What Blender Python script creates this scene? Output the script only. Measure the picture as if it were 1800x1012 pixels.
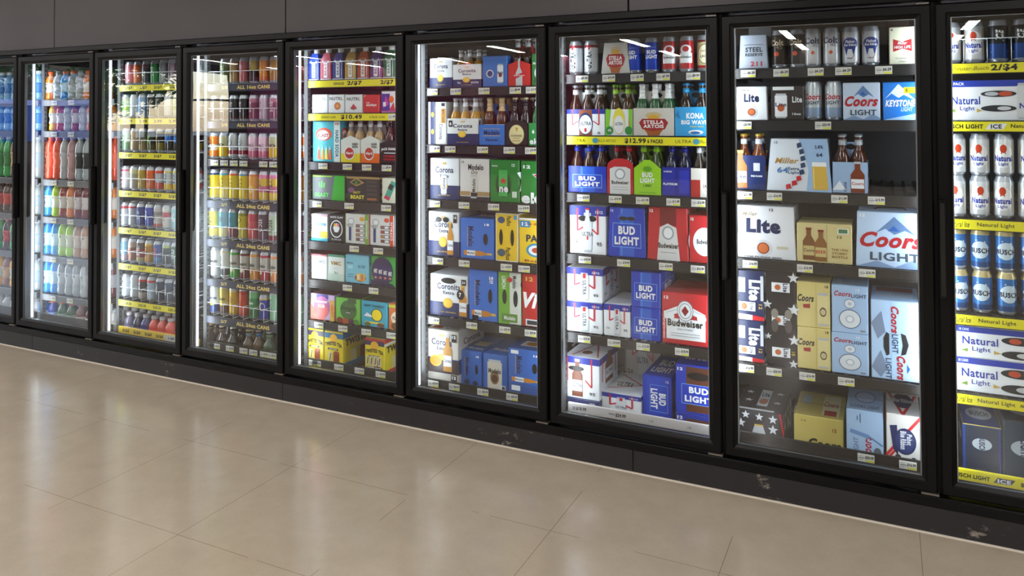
import bpy, math, random
from mathutils import Matrix, Vector
random.seed(7)
SC = bpy.context.scene
for o in list(bpy.data.objects): bpy.data.objects.remove(o)

# ------------------------------------------------------------------ camera
F, YAW, PITCH, ROLL, CY, DIST, CAMH = 1360.48, .449595, .0195975, -.0042101, 174.226, 3.19569, 1.51436
fw = Vector((-math.sin(YAW)*math.cos(PITCH), math.cos(YAW)*math.cos(PITCH), math.sin(PITCH)))
r0 = Vector((math.cos(YAW), math.sin(YAW), 0)); u0 = r0.cross(fw)
RT = r0*math.cos(ROLL)+u0*math.sin(ROLL); UP = u0*math.cos(ROLL)-r0*math.sin(ROLL)
cam = bpy.data.cameras.new('camera'); co = bpy.data.objects.new('camera', cam); SC.collection.objects.link(co)
cam.sensor_width = 36; cam.lens = F/1800*36; cam.shift_y = -(506-CY)/1800; cam.clip_start = .05
m3 = Matrix((RT, UP, -fw)).transposed()
co.matrix_world = Matrix.Translation((0, -DIST, CAMH)) @ m3.to_4x4()
SC.camera = co

def at(px, py, Y):                     # photo pixel -> (x, z) on the plane at depth Y
    d = fw+RT*((px-900)/F)-UP*((py-CY)/F); t = (Y+DIST)/d.y
    return d.x*t, CAMH+d.z*t

# ------------------------------------------------------------------ world and exposure
SC.view_settings.view_transform = 'Standard'; SC.view_settings.look = 'None'
SC.view_settings.gamma = 1; SC.view_settings.use_curve_mapping = False
SC.view_settings.exposure = 0.0
w = bpy.data.worlds.new('world'); SC.world = w; w.use_nodes = True
nt = w.node_tree; bg = nt.nodes['Background']
sky = nt.nodes.new('ShaderNodeTexSky'); sky.sky_type = 'NISHITA'; sky.sun_disc = False
sky.sun_elevation = math.radians(50); sky.sun_rotation = math.radians(200)
nt.links.new(sky.outputs[0], bg.inputs[0]); bg.inputs[1].default_value = .9
sd = bpy.data.lights.new('sun', 'SUN'); sd.energy = 4.5; sd.angle = .01
so = bpy.data.objects.new('sun', sd); SC.collection.objects.link(so); so.rotation_euler = (math.radians(18), math.radians(42), 0)

def area(name, loc, sx, sy, power, rot=(0, 0, 0), col=(1, 1, 1)):
    l = bpy.data.lights.new(name, 'AREA'); l.shape = 'RECTANGLE'; l.size = sx; l.size_y = sy
    l.energy = power; l.color = col
    o = bpy.data.objects.new(name, l); SC.collection.objects.link(o); o.location = loc; o.rotation_euler = rot
    return o
CEIL = 2.95
LEDW = 2.8
LIGHTS = [(x, y) for y in (-2.4, -5.2, -8.0, -10.8, -13.4) for x in (-15.0, -12.3, -9.6, -6.9, -4.2, -1.5, 1.2, 3.7)]
for x, y in LIGHTS:
    area('ceiling_lamp_light', (x, y, CEIL-.075), .14, 1.5, 36, (0, 0, 0), (1, .975, .94))

# ------------------------------------------------------------------ bays
PITCHM = .764
MUL = [-5.18873+PITCHM*k for k in range(-2, 10)]            # posts; door d (1..9) lies between MUL[d] and MUL[d+1]
MUL = {d: -5.18873+PITCHM*(d-2) for d in range(0, 12)}      # MUL[d] = post on the left of door d
SHY = .17; FY = .185
SHELF = {9: [1.70, 1.483, 1.117, .762, .467, .14], 8: [1.702, 1.485, 1.192, .906, .472, .09],
 7: [1.697, 1.414, 1.15, .867, .505, .13], 6: [1.650, 1.362, 1.086, .80, .50, .15],
 5: [1.705, 1.524, 1.258, 1.05, .824, .614, .394, .15], 4: [1.699, 1.48, 1.258, 1.014, .786, .553, .336, .055],
 3: [1.711, 1.502, 1.286, 1.044, .811, .585, .357, .055], 2: [1.625, 1.414, 1.087, .835, .574, .316, .055],
 1: [1.625, 1.414, 1.087, .835, .574, .316, .055], 10: [1.70, 1.483, 1.117, .762, .467, .14]}
DOORN = {1: 'leftmost', 2: 'second', 3: 'third', 4: 'fourth', 5: 'fifth', 6: 'sixth', 7: 'seventh', 8: 'eighth', 9: 'rightmost', 10: 'hidden'}
SHN = ['top', 'second', 'third', 'fourth', 'fifth', 'sixth', 'seventh', 'bottom']
def shn(d, s): return 'bottom' if s == len(SHELF[d])-1 else SHN[s]
ORD = ['first', 'second', 'third', 'fourth', 'fifth', 'sixth', 'seventh', 'eighth', 'ninth', 'tenth']

# ------------------------------------------------------------------ materials
COL = dict(w='#e9edf2', wh='#f2f4f6', k='#121214', r='#c8202a', R='#b3121f', b='#1238b4', B='#0b2a8c', n='#14214a', y='#f2dc1c',
 Y='#ffe600', g='#0f7a2c', G='#35a83a', o='#e8641c', s='#b9bec6', S='#8a9099', gold='#d9b24a', cream='#e8dfb4', tan='#cdb877',
 br='#4a2410', am='#b5651d', m='#6a1526', t='#35b6c8', lb='#8fc0ea', sky='#3b8fe0', mb='#2a62c8', pk='#d65a78', pu='#5a2a86',
 dg='#33363c', blk='#0a0a0c', lime='#8fd01c', dn='#0f1830', brn='#2a2022')
MC = {}
def lin(h):
    h = COL.get(h, h).lstrip('#'); v = [int(h[i:i+2], 16)/255 for i in (0, 2, 4)]
    return [c/12.92 if c <= .04045 else ((c+.055)/1.055)**2.4 for c in v]
def M(col, rough=.42, metal=0., coat=0., emit=0., trans=0., var=0.):
    key = (COL.get(col, col), rough, metal, coat, emit, trans, var)
    if key in MC: return MC[key]
    m = bpy.data.materials.new('paint_'+key[0].lstrip('#')); m.use_nodes = True
    n = m.node_tree; p = n.nodes['Principled BSDF']; c = lin(col)
    p.inputs['Base Color'].default_value = (*c, 1); p.inputs['Roughness'].default_value = rough
    p.inputs['Metallic'].default_value = metal; p.inputs['Coat Weight'].default_value = coat
    p.inputs['Coat Roughness'].default_value = .15; p.inputs['Transmission Weight'].default_value = trans
    if emit: p.inputs['Emission Color'].default_value = (*c, 1); p.inputs['Emission Strength'].default_value = emit
    if var:
        tc = n.nodes.new('ShaderNodeTexCoord'); nz = n.nodes.new('ShaderNodeTexNoise'); nz.inputs['Scale'].default_value = 9
        nz.inputs['Detail'].default_value = 6; mx = n.nodes.new('ShaderNodeMix'); mx.data_type = 'RGBA'
        mx.inputs[6].default_value = (*[max(0, x*(1-var)) for x in c], 1); mx.inputs[7].default_value = (*[min(1, x*(1+var)) for x in c], 1)
        n.links.new(tc.outputs['Object'], nz.inputs['Vector']); n.links.new(nz.outputs['Fac'], mx.inputs[0]); n.links.new(mx.outputs[2], p.inputs['Base Color'])
    MC[key] = m; return m
PC = dict(rough=.38)                                        # printed card
def CM(col): return M(col, .38)

class MB:
    def __init__(s): s.v = []; s.f = []; s.mi = []; s.sm = []; s.mats = []
    def m(s, mat):
        if mat not in s.mats: s.mats.append(mat)
        return s.mats.index(mat)
    def add(s, vs, fs, mat, smooth=False):
        o = len(s.v); s.v += [tuple(v) for v in vs]; k = s.m(mat)
        for f in fs: s.f.append([i+o for i in f]); s.mi.append(k); s.sm.append(smooth)
    def box(s, x0, x1, y0, y1, z0, z1, mat, c=0., tx=1., ty=1.):
        if c <= 0 and tx == 1 and ty == 1:
            vs = [(x, y, z) for x in (x0, x1) for y in (y0, y1) for z in (z0, z1)]
            s.add(vs, [(0, 1, 3, 2), (4, 6, 7, 5), (0, 4, 5, 1), (2, 3, 7, 6), (0, 2, 6, 4), (1, 5, 7, 3)], mat); return
        ctr = ((x0+x1)/2, (y0+y1)/2); vs = []; idx = {}
        for i, x in enumerate((x0, x1)):
            for j, y in enumerate((y0, y1)):
                for k, z in enumerate((z0, z1)):
                    sx, sy, sz = (1, -1)[i], (1, -1)[j], (1, -1)[k]
                    tfx = tx if k else 1; tfy = ty if k else 1
                    X = ctr[0]+(x-ctr[0])*tfx; Y = ctr[1]+(y-ctr[1])*tfy
                    for a, (cx, cy, cz) in enumerate(((0, c, c), (c, 0, c), (c, c, 0))):
                        idx[i, j, k, a] = len(vs); vs.append((X+sx*cx, Y+sy*cy, z+sz*cz))
        I = idx; fs = []
        for i in (0, 1): fs.append([I[i, 0, 0, 0], I[i, 1, 0, 0], I[i, 1, 1, 0], I[i, 0, 1, 0]])
        for j in (0, 1): fs.append([I[0, j, 0, 1], I[1, j, 0, 1], I[1, j, 1, 1], I[0, j, 1, 1]])
        for k in (0, 1): fs.append([I[0, 0, k, 2], I[1, 0, k, 2], I[1, 1, k, 2], I[0, 1, k, 2]])
        if c > 0:
            for j in (0, 1):
                for k in (0, 1): fs.append([I[0, j, k, 1], I[1, j, k, 1], I[1, j, k, 2], I[0, j, k, 2]])
            for i in (0, 1):
                for k in (0, 1): fs.append([I[i, 0, k, 0], I[i, 1, k, 0], I[i, 1, k, 2], I[i, 0, k, 2]])
                for j in (0, 1): fs.append([I[i, j, 0, 0], I[i, j, 1, 0], I[i, j, 1, 1], I[i, j, 0, 1]])
                for j in (0, 1):
                    for k in (0, 1): fs.append([I[i, j, k, 0], I[i, j, k, 1], I[i, j, k, 2]])
        s.add(vs, fs, mat)
    def lathe(s, prof, mats, n=24, cx=0, cy=0, smooth=True, x0=0.):     # prof [(r,z)], mats per ring
        vs = []
        for r, z in prof:
            for i in range(n): a = 2*math.pi*i/n; vs.append((cx+r*math.cos(a), cy+r*math.sin(a), z))
        o = len(s.v); s.v += vs
        for k in range(len(prof)-1):
            mi = s.m(mats[k] if isinstance(mats, list) else mats)
            for i in range(n):
                j = (i+1) % n; s.f.append([o+k*n+i, o+k*n+j, o+(k+1)*n+j, o+(k+1)*n+i]); s.mi.append(mi); s.sm.append(smooth)
        for k, rev in ((0, 1), (len(prof)-1, 0)):
            if prof[k][0] > 1e-5:
                f = [o+k*n+i for i in range(n)]; s.f.append(f[::-1] if rev else f); s.mi.append(s.m(mats[0 if rev else -1] if isinstance(mats, list) else mats)); s.sm.append(False)
    def tube(s, a, b, r, mat, n=8):
        a = Vector(a); b = Vector(b); d = (b-a).normalized(); p = d.orthogonal().normalized(); q = d.cross(p)
        vs = [c+(p*math.cos(2*math.pi*i/n)+q*math.sin(2*math.pi*i/n))*r for c in (a, b) for i in range(n)]
        s.add(vs, [(i, (i+1) % n, n+(i+1) % n, n+i) for i in range(n)]+[list(range(n))[::-1], list(range(n, 2*n))], mat, True)
    def mesh(s, name):
        me = bpy.data.meshes.new(name); me.from_pydata(s.v, [], s.f)
        for m in s.mats: me.materials.append(m)
        me.polygons.foreach_set('material_index', s.mi); me.polygons.foreach_set('use_smooth', s.sm); me.update(); return me

# ------------------------------------------------------------------ lettering
TC = {}
def text2d(body, bold=.02, shear=0.):
    key = (body, bold, shear)
    if key in TC: return TC[key]
    c = bpy.data.curves.new('lettering', 'FONT'); c.body = body; c.size = 1; c.offset = bold; c.shear = shear
    c.resolution_u = 3; c.space_character = 1.03+bold*2
    o = bpy.data.objects.new('lettering', c); SC.collection.objects.link(o)
    dg = bpy.context.evaluated_depsgraph_get(); me = bpy.data.meshes.new_from_object(o.evaluated_get(dg))
    vs = [(v.co.x, v.co.y) for v in me.vertices]; fs = [list(p.vertices) for p in me.polygons]
    bpy.data.objects.remove(o); bpy.data.curves.remove(c); bpy.data.meshes.remove(me)
    x0 = min(v[0] for v in vs); x1 = max(v[0] for v in vs); y0 = min(v[1] for v in vs); y1 = max(v[1] for v in vs)
    vs = [((x-x0)/(x1-x0)-.5, (y-y0)/(y1-y0)-.5) for x, y in vs]
    TC[key] = (vs, fs); return TC[key]

# a face frame turns (u, v, off) in metres from the face's lower left into space
def draw(mb, W, H, fr, art, curved=False, mk=CM, base=.0006):
    """art is a list of printed shapes in 0..1 coordinates; each one lies a hair above the one before"""
    for k, c in enumerate(art):
        off = base+.00014*k; op = c[0]
        def P(pts, fs, col): mb.add([fr(x, y, off) for x, y in pts], fs, mk(col))
        def strips(x0, x1, fn, col, n):
            pts = []; 
            for i in range(n+1):
                x = x0+(x1-x0)*i/n; lo, hi = fn(x); pts += [(x*W, lo*H), (x*W, hi*H)]
            P(pts, [(2*i, 2*i+2, 2*i+3, 2*i+1) for i in range(n)], col)
        if op == 'r': strips(c[1], c[3], lambda x: (c[2], c[4]), c[5], max(1, int(abs(c[3]-c[1])*14)) if curved else 1)
        elif op == 'e':
            _, cx, cy, rx, ry, col = c
            def fn(x):
                t = max(0, 1-((x-cx)/rx)**2)**.5*ry; return cy-t, cy+t
            n = 12
            pts = []
            for i in range(n+1):
                x = cx-rx*math.cos(math.pi*i/n); lo, hi = fn(x); pts += [(x*W, lo*H), (x*W, hi*H)]
            P(pts, [(2*i, 2*i+2, 2*i+3, 2*i+1) for i in range(n)], col)
        elif op == 'p': P([(x*W, y*H) for x, y in c[1]], [list(range(len(c[1])))], c[2])
        elif op == 'l':
            _, x0, y0, x1, y1, t, col = c; X0, Y0, X1, Y1 = x0*W, y0*H, x1*W, y1*H; L = math.hypot(X1-X0, Y1-Y0) or 1
            nx, ny = -(Y1-Y0)/L*t*W/2, (X1-X0)/L*t*W/2
            P([(X0-nx, Y0-ny), (X1-nx, Y1-ny), (X1+nx, Y1+ny), (X0+nx, Y0+ny)], [(0, 1, 2, 3)], col)
        elif op == 's':
            _, cx, cy, r, col = c
            pts = [(cx*W, cy*H)]+[(cx*W+W*(r if i % 2 == 0 else r*.42)*math.sin(math.pi*i/5), cy*H+W*(r if i % 2 == 0 else r*.42)*math.cos(math.pi*i/5)) for i in range(10)]
            P(pts, [(0, 1+(i+1) % 10, 1+i) for i in range(10)], col)
        elif op == 't':
            _, s, cx, cy, w, h, col = c[:7]; o = c[7] if len(c) > 7 else {}
            vs, fs = text2d(s, o.get('b', .022), o.get('s', 0.)); a = math.radians(o.get('r', 0))
            if abs(math.sin(a)) > .7: tw, th = w*H, h*W
            else: tw, th = w*W, h*H
            ar = o.get('arc', 0)
            pts = []
            for x, y in vs:
                X = x*tw; Y = y*th+ar*th*(1-4*x*x)
                pts.append((cx*W+X*math.cos(a)-Y*math.sin(a), cy*H+X*math.sin(a)+Y*math.cos(a)))
            P(pts, fs, col)

def canpic(cx, cy, w, h, col, badge=None, txt=None, tc='k', rot=0):
    a = [('r', cx-w*.42, cy-h/2, cx+w*.42, cy+h/2, 's'), ('r', cx-w/2, cy-h*.44, cx+w/2, cy+h*.42, col)]
    if badge: a.append(('e', cx, cy-h*.08, w*.3, w*.3, badge))
    if txt: a.append(('t', txt, cx, cy+h*.05, h*.55 if rot else w*.9, w*.5 if rot else h*.16, tc, {'r': rot}))
    return a
def botpic(cx, y0, w, h, glass, lab, cap='s', txt=None, tc='k'):
    a = [('r', cx-w/2, y0, cx+w/2, y0+h*.58, glass), ('p', [(cx-w/2, y0+h*.58), (cx+w/2, y0+h*.58), (cx+w*.2, y0+h*.76), (cx-w*.2, y0+h*.76)], glass),
         ('r', cx-w*.2, y0+h*.76, cx+w*.2, y0+h*.95, glass), ('r', cx-w*.24, y0+h*.93, cx+w*.24, y0+h, cap), ('r', cx-w*.46, y0+h*.14, cx+w*.46, y0+h*.44, lab)]
    if txt: a.append(('t', txt, cx, y0+h*.3, w*.85, h*.1, tc))
    return a
def frame(x0, y0, x1, y1, t, col):
    return [('l', x0, y0, x1, y0, t, col), ('l', x0, y1, x1, y1, t, col), ('l', x0, y0, x0, y1, t, col), ('l', x1, y0, x1, y1, t, col)]

# ------------------------------------------------------------------ objects
LABELS = {}
def link(name, me, parent=None, loc=(0, 0, 0), rz=0.):
    o = bpy.data.objects.new(name, me); SC.collection.objects.link(o); o.location = loc; o.rotation_euler[2] = rz
    if parent: o.parent = parent
    return o
def tag(o, label, cat, group=None, kind=None):
    if kind: o['kind'] = kind; return o
    o['label'] = label; o['category'] = cat
    if group: o['group'] = group
    n = len(label.split())
    if not 4 <= n <= 16: print('LABELLEN', n, label)
    if label in LABELS and not group: print('DUPLICATE', label)
    LABELS[label] = 1; return o
def spawn(pf, loc, rz=0.):
    """a thing with its own mesh, its parts and their parts, from a kit of shared meshes"""
    root = link(pf['name'], pf['mesh'], None, loc, rz)
    for nm, me, kids in pf.get('kids', []):
        c = link(nm, me, root)
        for n2, m2 in kids: link(n2, m2, c)
    return root

# ------------------------------------------------------------------ cans
def can_kit(look, base, bands=(), art=(), h=.157, r=.0325, metal=.35, top='s', name='beverage_can'):
    mb = MB(); ring = [(r*.7, 0), (r*.8, .0015), (r*.98, .011), (r, .014)]; mats = [M('s', .3, .7)]*3
    cuts = sorted({.014, h-.02, *[.014+(h-.034)*b for bd in bands for b in bd[:2]]})
    for i in range(1, len(cuts)):
        z = (cuts[i-1]+cuts[i])/2; f = (z-.014)/(h-.034); col = base
        for b in bands:
            if b[0] <= f <= b[1]: col = b[2]
        ring.append((r, cuts[i])); mats.append(M(col, .34, metal))
    ring += [(r*.83, h-.005), (r*.84, h)]; mats += [M(top if top else base, .3, .6)]*2
    mb.lathe(ring, mats, 24)
    W = math.pi*r; z0 = .014; H = h-.034
    def fr(u, v, off):
        a = (u/W-.5)*math.pi*.98; return (math.sin(a)*(r+off), -math.cos(a)*(r+off), z0+v)
    draw(mb, W, H, fr, list(art), True, lambda c: M(c, .36, .15))
    lid = MB(); lid.lathe([(r*.8, h-.004), (r*.84, h+.001), (r*.8, h+.0015), (r*.76, h-.002), (0, h-.002)], M('s', .28, .8), 20)
    tb = MB(); tb.box(-.005, .005, -.002, .014, h-.0015, h+.0005, M('S', .3, .8), .0004)
    return dict(name=name, look=look, cat='can', h=h, w=2*r, mesh=mb.mesh(name), kids=[('can_lid', lid.mesh('can_lid'), [('pull_tab', tb.mesh('pull_tab'))])])

# ------------------------------------------------------------------ bottles
def bottle_kit(look, glass, label='w', cap='s', foil=None, art=(), h=.23, r=.0305, liquid=None, name='beer_bottle'):
    mb = MB(); k = h/.23; g = M(glass, .07, 0, .6); lq = M(liquid or glass, .12, 0, .5); fo = M(foil, .35, .1) if foil else g
    prof = [(r*.9, 0), (r, .006*k), (r, .13*k), (r*.93, .145*k), (r*.62, .165*k), (r*.47, .18*k), (r*.44, .205*k), (r*.43, .215*k), (r*.47, .218*k), (r*.47, .226*k)]
    mb.lathe(prof, [lq, lq, lq, lq, g if not foil else fo, fo, fo, fo, fo], 20)
    lb = MB(); lb.lathe([(r*1.01, .03*k), (r*1.012, .1*k)], M(label, .45), 20)
    W = math.pi*r; H = .07*k
    def fr(u, v, off):
        a = (u/W-.5)*math.pi*.98; return (math.sin(a)*(r*1.015+off), -math.cos(a)*(r*1.015+off), .03*k+v)
    draw(lb, W, H, fr, list(art), True)
    nl = MB(); nl.lathe([(r*.485, .188*k), (r*.46, .21*k)], M(foil or label, .4), 16)
    cp = MB(); cp.lathe([(r*.5, .221*k), (r*.52, .223*k), (r*.5, .231*k), (r*.3, .233*k), (0, .233*k)], M(cap, .3, .4), 18)
    return dict(name=name, look=look, cat='bottle', h=h, w=2*r, mesh=mb.mesh(name), kids=[('bottle_label', lb.mesh('bottle_label'), []), ('neck_label', nl.mesh('neck_label'), []), ('bottle_cap', cp.mesh('bottle_cap'), [])])

def sport_kit(look, liquid, cap='#e8541c', label='#e6e8ee', art=(), h=.205, r=.036, glass=None, name='drink_bottle'):
    mb = MB(); L = M(liquid, .14, 0, .5); k = h/.205; cl = M(glass or liquid, .1, 0, .5)
    prof = [(r*.85, 0), (r, .008*k), (r, .03*k), (r*.9, .04*k), (r, .05*k), (r*.86, .075*k), (r*.88, .088*k), (r, .1*k), (r, .135*k), (r*.9, .155*k), (r*.55, .175*k), (r*.5, .182*k), (r*.5, .186*k)]
    mb.lathe(prof, [L]*9+[cl]*3, 20)
    lb = MB(); lb.lathe([(r*1.012, .052*k), (r*.875, .075*k), (r*.895, .088*k), (r*1.012, .1*k), (r*1.012, .122*k)], M(label, .4), 20)
    W = math.pi*r; H = .03*k
    def fr(u, v, off):
        a = (u/W-.5)*math.pi*.9; return (math.sin(a)*(r*1.014+off), -math.cos(a)*(r*1.014+off), .098*k+v*.8)
    draw(lb, W, H, fr, list(art), True)
    cp = MB(); cp.lathe([(r*.56, .183*k), (r*.58, .186*k), (r*.57, .203*k), (r*.4, .205*k), (0, .205*k)], M(cap, .35), 20)
    return dict(name=name, look=look, cat='bottle', h=h, w=2*r, mesh=mb.mesh(name), kids=[('bottle_label', lb.mesh('bottle_label'), []), ('bottle_cap', cp.mesh('bottle_cap'), [])])

def pouch_kit(look, col, side, txt='w'):
    mb = MB(); w, d, h = .078, .058, .15; mb.box(-w/2, w/2, -d/2, d/2, 0, h*.72, CM(col), .004)
    mb.add([(-w/2+.003, -d/2, h*.71), (w/2-.003, -d/2, h*.71), (w/2-.003, d/2, h*.71), (-w/2+.003, d/2, h*.71), (-.018, -.018, h), (.018, -.018, h), (.018, .018, h), (-.018, .018, h)],
           [(0, 1, 5, 4), (1, 2, 6, 5), (2, 3, 7, 6), (3, 0, 4, 7), (4, 5, 6, 7)], CM(col))
    W, H = w, h*.72
    draw(mb, W, H, lambda u, v, o: (u-w/2, -d/2-o, v), [('r', .34, .12, .66, .95, txt), ('e', .5, .95, .3, .1, txt), ('e', .5, .99, .2, .1, col), ('t', 'BEAT', .5, .55, .6, .18, col, {'r': 90}), ('r', .05, .02, .95, .07, txt)])
    draw(mb, d, H, lambda u, v, o: (w/2+o, u-d/2, v), [('r', .02, .02, .98, .98, side), ('e', .5, .5, .3, .3, col)])
    cp = MB(); cp.lathe([(.015, h-.002), (.016, h), (.0155, h+.022), (0, h+.023)], M('wh', .35), 18)
    return dict(name='cocktail_carton', look=look, cat='carton', h=h+.02, w=w, mesh=mb.mesh('cocktail_carton'), kids=[('screw_cap', cp.mesh('screw_cap'), [])])

# ------------------------------------------------------------------ cartons
def carton_mesh(W, D, H, base, front, side=None, top=None, tx=1., name='beverage_carton', sidecol=None, topcol=None, inner=0):
    mb = MB(); mb.box(-W/2, W/2, 0, D, 0, H, CM(base), .003, tx, 1-(1-tx)*.6)
    ty = 1-(1-tx)*.6
    def sx(v): return 1+(tx-1)*v/H
    def sy(v): return D/2*(1-(1+(ty-1)*v/H))
    draw(mb, W, H, lambda u, v, o: ((u-W/2)*sx(v), sy(v)-o, v), front)
    sd = list(side if side is not None else front)
    if sidecol: sd = [('r', .02, .01, .98, .99, sidecol)]+sd
    draw(mb, D, H, lambda u, v, o: (W/2*sx(v)+o, D/2+(u-D/2)*(1+(ty-1)*v/H), v), sd)
    draw(mb, D, H, lambda u, v, o: (-W/2*sx(v)-o, D/2-(u-D/2)*(1+(ty-1)*v/H), v), sd)
    tp = list(top or [])
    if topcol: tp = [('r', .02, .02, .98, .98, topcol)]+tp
    draw(mb, W*tx, D*ty, lambda u, v, o: (u-W*tx/2, D/2-D*ty/2+v, H+o), tp)
    # glue flap seams
    draw(mb, W*tx, D*ty, lambda u, v, o: (u-W*tx/2, D/2-D*ty/2+v, H+o), [('r', .0, .495, 1, .505, 'dg')], base=.002)
    return mb.mesh(name)

def carrier_mesh(W, D, H, base, front, gable, Hh):
    """open six pack basket: four walls, floor, and the raised middle panel is the handle part"""
    mb = MB(); t = .0015; m = CM(base)
    for x0, x1, y0, y1 in ((-W/2, W/2, 0, t), (-W/2, W/2, D-t, D), (-W/2, -W/2+t, t, D-t), (W/2-t, W/2, t, D-t)): mb.box(x0, x1, y0, y1, 0, H, m)
    mb.box(-W/2, W/2, 0, D, 0, t, m)
    if gable == 'peak':                                        # the front wall rises to a point
        mb.add([(-W/2, 0, H), (W/2, 0, H), (0, 0, H*1.2), (-W/2, t, H), (W/2, t, H), (0, t, H*1.2)], [(0, 1, 2), (5, 4, 3), (0, 2, 5, 3), (1, 4, 5, 2)], m)
    if gable == 'tall':
        mb.add([(-W/2, 0, H), (W/2, 0, H), (W*.12, 0, H*1.32), (-W*.12, 0, H*1.32), (-W/2, t, H), (W/2, t, H), (W*.12, t, H*1.32), (-W*.12, t, H*1.32)], [(0, 1, 2, 3), (7, 6, 5, 4)], m)
    if gable == 'arch':
        pts = [(W/2*math.cos(math.pi*i/12), H+H*.28*math.sin(math.pi*i/12)) for i in range(13)]
        mb.add([(x, 0, z) for x, z in pts]+[(x, t, z) for x, z in pts], [list(range(13))[::-1], list(range(13, 26))], m)
    draw(mb, W, H, lambda u, v, o: (u-W/2, -o, v), front)
    draw(mb, D, H, lambda u, v, o: (W/2+o, u, v), [c for c in front if c[0] == 'r'])
    hd = MB(); mh = CM(base); hd.box(-W/2+.004, W/2-.004, D/2-.0015, D/2+.0015, .003, H+.005, mh)
    z0, z1 = H+.004, Hh; pts = [(-W/2+.01, z0), (W/2-.01, z0), (W*.3, z1), (-W*.3, z1)]
    hd.add([(x, D/2-.0015, z) for x, z in pts]+[(x, D/2+.0015, z) for x, z in pts], [(0, 1, 2, 3), (7, 6, 5, 4), (0, 4, 5, 1), (1, 5, 6, 2), (2, 6, 7, 3), (3, 7, 4, 0)], mh)
    draw(hd, W, Hh, lambda u, v, o: (u-W/2, D/2-.0015-o, v), [('e', .5, (z1-.02)/Hh, .14, .06, 'blk')])
    return mb.mesh('bottle_carrier'), hd.mesh('carrier_handle')

PENDING = []                                                # (object, look, door, shelf, row, x)
def put(o, look, cat, d, s, row=0): PENDING.append((o, look, cat, d, s, row, o.location.x, o.location.z))

def carton(d, s, x0, x1, ytop, style, D=None, yo=0., on=None, ybase=None, H=None, rz=0., tx=None, name='beverage_carton', xw=None):
    st = STY[style]; Y = FY+yo
    X0 = at(x0, ytop, Y)[0]; X1 = at(x1, ytop, Y)[0]; z0 = SHELF[d][s]+.001 if on is None else on+.001
    if H is None: H = at((x0+x1)/2, ytop, Y)[1]-z0
    W = (xw or X1-X0)-.002
    if s: H = min(H, SHELF[d][s-1]-.02-z0)
    D = D or st.get('D', .2)
    me = carton_mesh(W, D, H, st['base'], st['F'], st.get('R'), st.get('T'), tx or st.get('tx', 1.), name, st.get('rc'), st.get('tc'))
    o = link(name, me, None, (X0+.001+W/2, Y, z0), rz)
    if st.get('hd'):
        hm = MB(); tw_ = (tx or st.get('tx', 1.)); a = W*tw_*.24; pts = [(-a, H), (-a*.8, H+.006), (a*.8, H+.006), (a, H)]
        for q in range(3): (xa, za), (xb, zb_) = pts[q], pts[q+1]; hm.add([(xa, D/2-.012, za), (xb, D/2-.012, zb_), (xb, D/2+.012, zb_), (xa, D/2+.012, za), (xa, D/2-.012, za+.003), (xb, D/2-.012, zb_+.003), (xb, D/2+.012, zb_+.003), (xa, D/2+.012, za+.003)], [(3, 2, 1, 0), (4, 5, 6, 7), (0, 1, 5, 4), (2, 3, 7, 6)], M('blk', .3))
        link('carry_handle', hm.mesh('carry_handle'), o)
    put(o, st['look'], st.get('cat', 'carton'), d, s, 1 if yo > .12 and on is None and ybase == 'back' else 0)
    return z0+H

def sixpack(d, s, x0, x1, ywall, style, bottle, n=3, gable=None, yo=0., D=.125, Hh=None):
    st = STY[style]; Y = FY+yo; X0 = at(x0, ywall, Y)[0]; X1 = at(x1, ywall, Y)[0]; z0 = SHELF[d][s]+.001
    W = X1-X0-.002; H = at((x0+x1)/2, ywall, Y)[1]-z0
    b = KIT[bottle]; wall, hd = carrier_mesh(W, D, H, st['base'], st['F'], gable, Hh or b['h']*.88)
    root = link('bottle_carrier', wall, None, (X0+.001+W/2, Y, z0)); h = link('carrier_handle', hd, root)
    put(root, st['look'], 'carrier', d, s)
    p = (W-.006)/n
    for row in (0, 1):
        for i in range(n):
            o = spawn(b, (X0+.004+p*(i+.5), Y+D*(.27+.46*row), z0+.0025), random.uniform(-.15, .15)); sc = min(1, p/(b['w']*1.03)); o.scale = (sc, sc, 1)
            put(o, b['look'], 'bottle', d, s, row)

def row(d, s, X0, pitch, kits, yo=0., rows=1, dz=0., jit=.25, dep=None, rowoff=0, rz=0.):
    for rr in range(rows):
        for i, k in enumerate(kits):
            if not k: continue
            kt = KIT[k]; o = spawn(kt, (X0+pitch*i, FY+yo+.034+rr*(dep or .072), SHELF[d][s]+.001+dz), rz+random.uniform(-jit, jit))
            put(o, kt['look'], kt['cat'], d, s, rr+rowoff)


# ------------------------------------------------------------------ printed designs
B1 = {'b': .045}; B2 = {'b': .03}; RB = {'r': -90, 'b': .045}; IT = {'s': .3, 'b': .02}
def ultra(pic=True, txtrot=-90):
    a = [('r', 0, .8, 1, 1, '#1c2f9c'), ('l', .22, .95, .22, .48, .05, '#c8324a'), ('l', .22, .48, .38, .56, .04, '#c8324a'), ('l', .78, .95, .78, .42, .05, '#c8324a'), ('l', .78, .42, .62, .52, .04, '#c8324a'),
         ('t', '2.6', .16, .25, .13, .06, 'dg'), ('t', '95', .82, .22, .14, .08, 'dg'), ('t', '12/12', .82, .88, .2, .06, 'wh')]
    return a+canpic(.5, .45, .24, .82, '#d5dae2')+[('r', .46, .7, .54, .84, 'r'), ('t', 'ULTRA', .5, .42, .42, .11, 'dg', {'r': txtrot, 'b': .02}) if txtrot else ('t', 'ULTRA', .5, .42, .3, .09, 'dg')]
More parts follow.
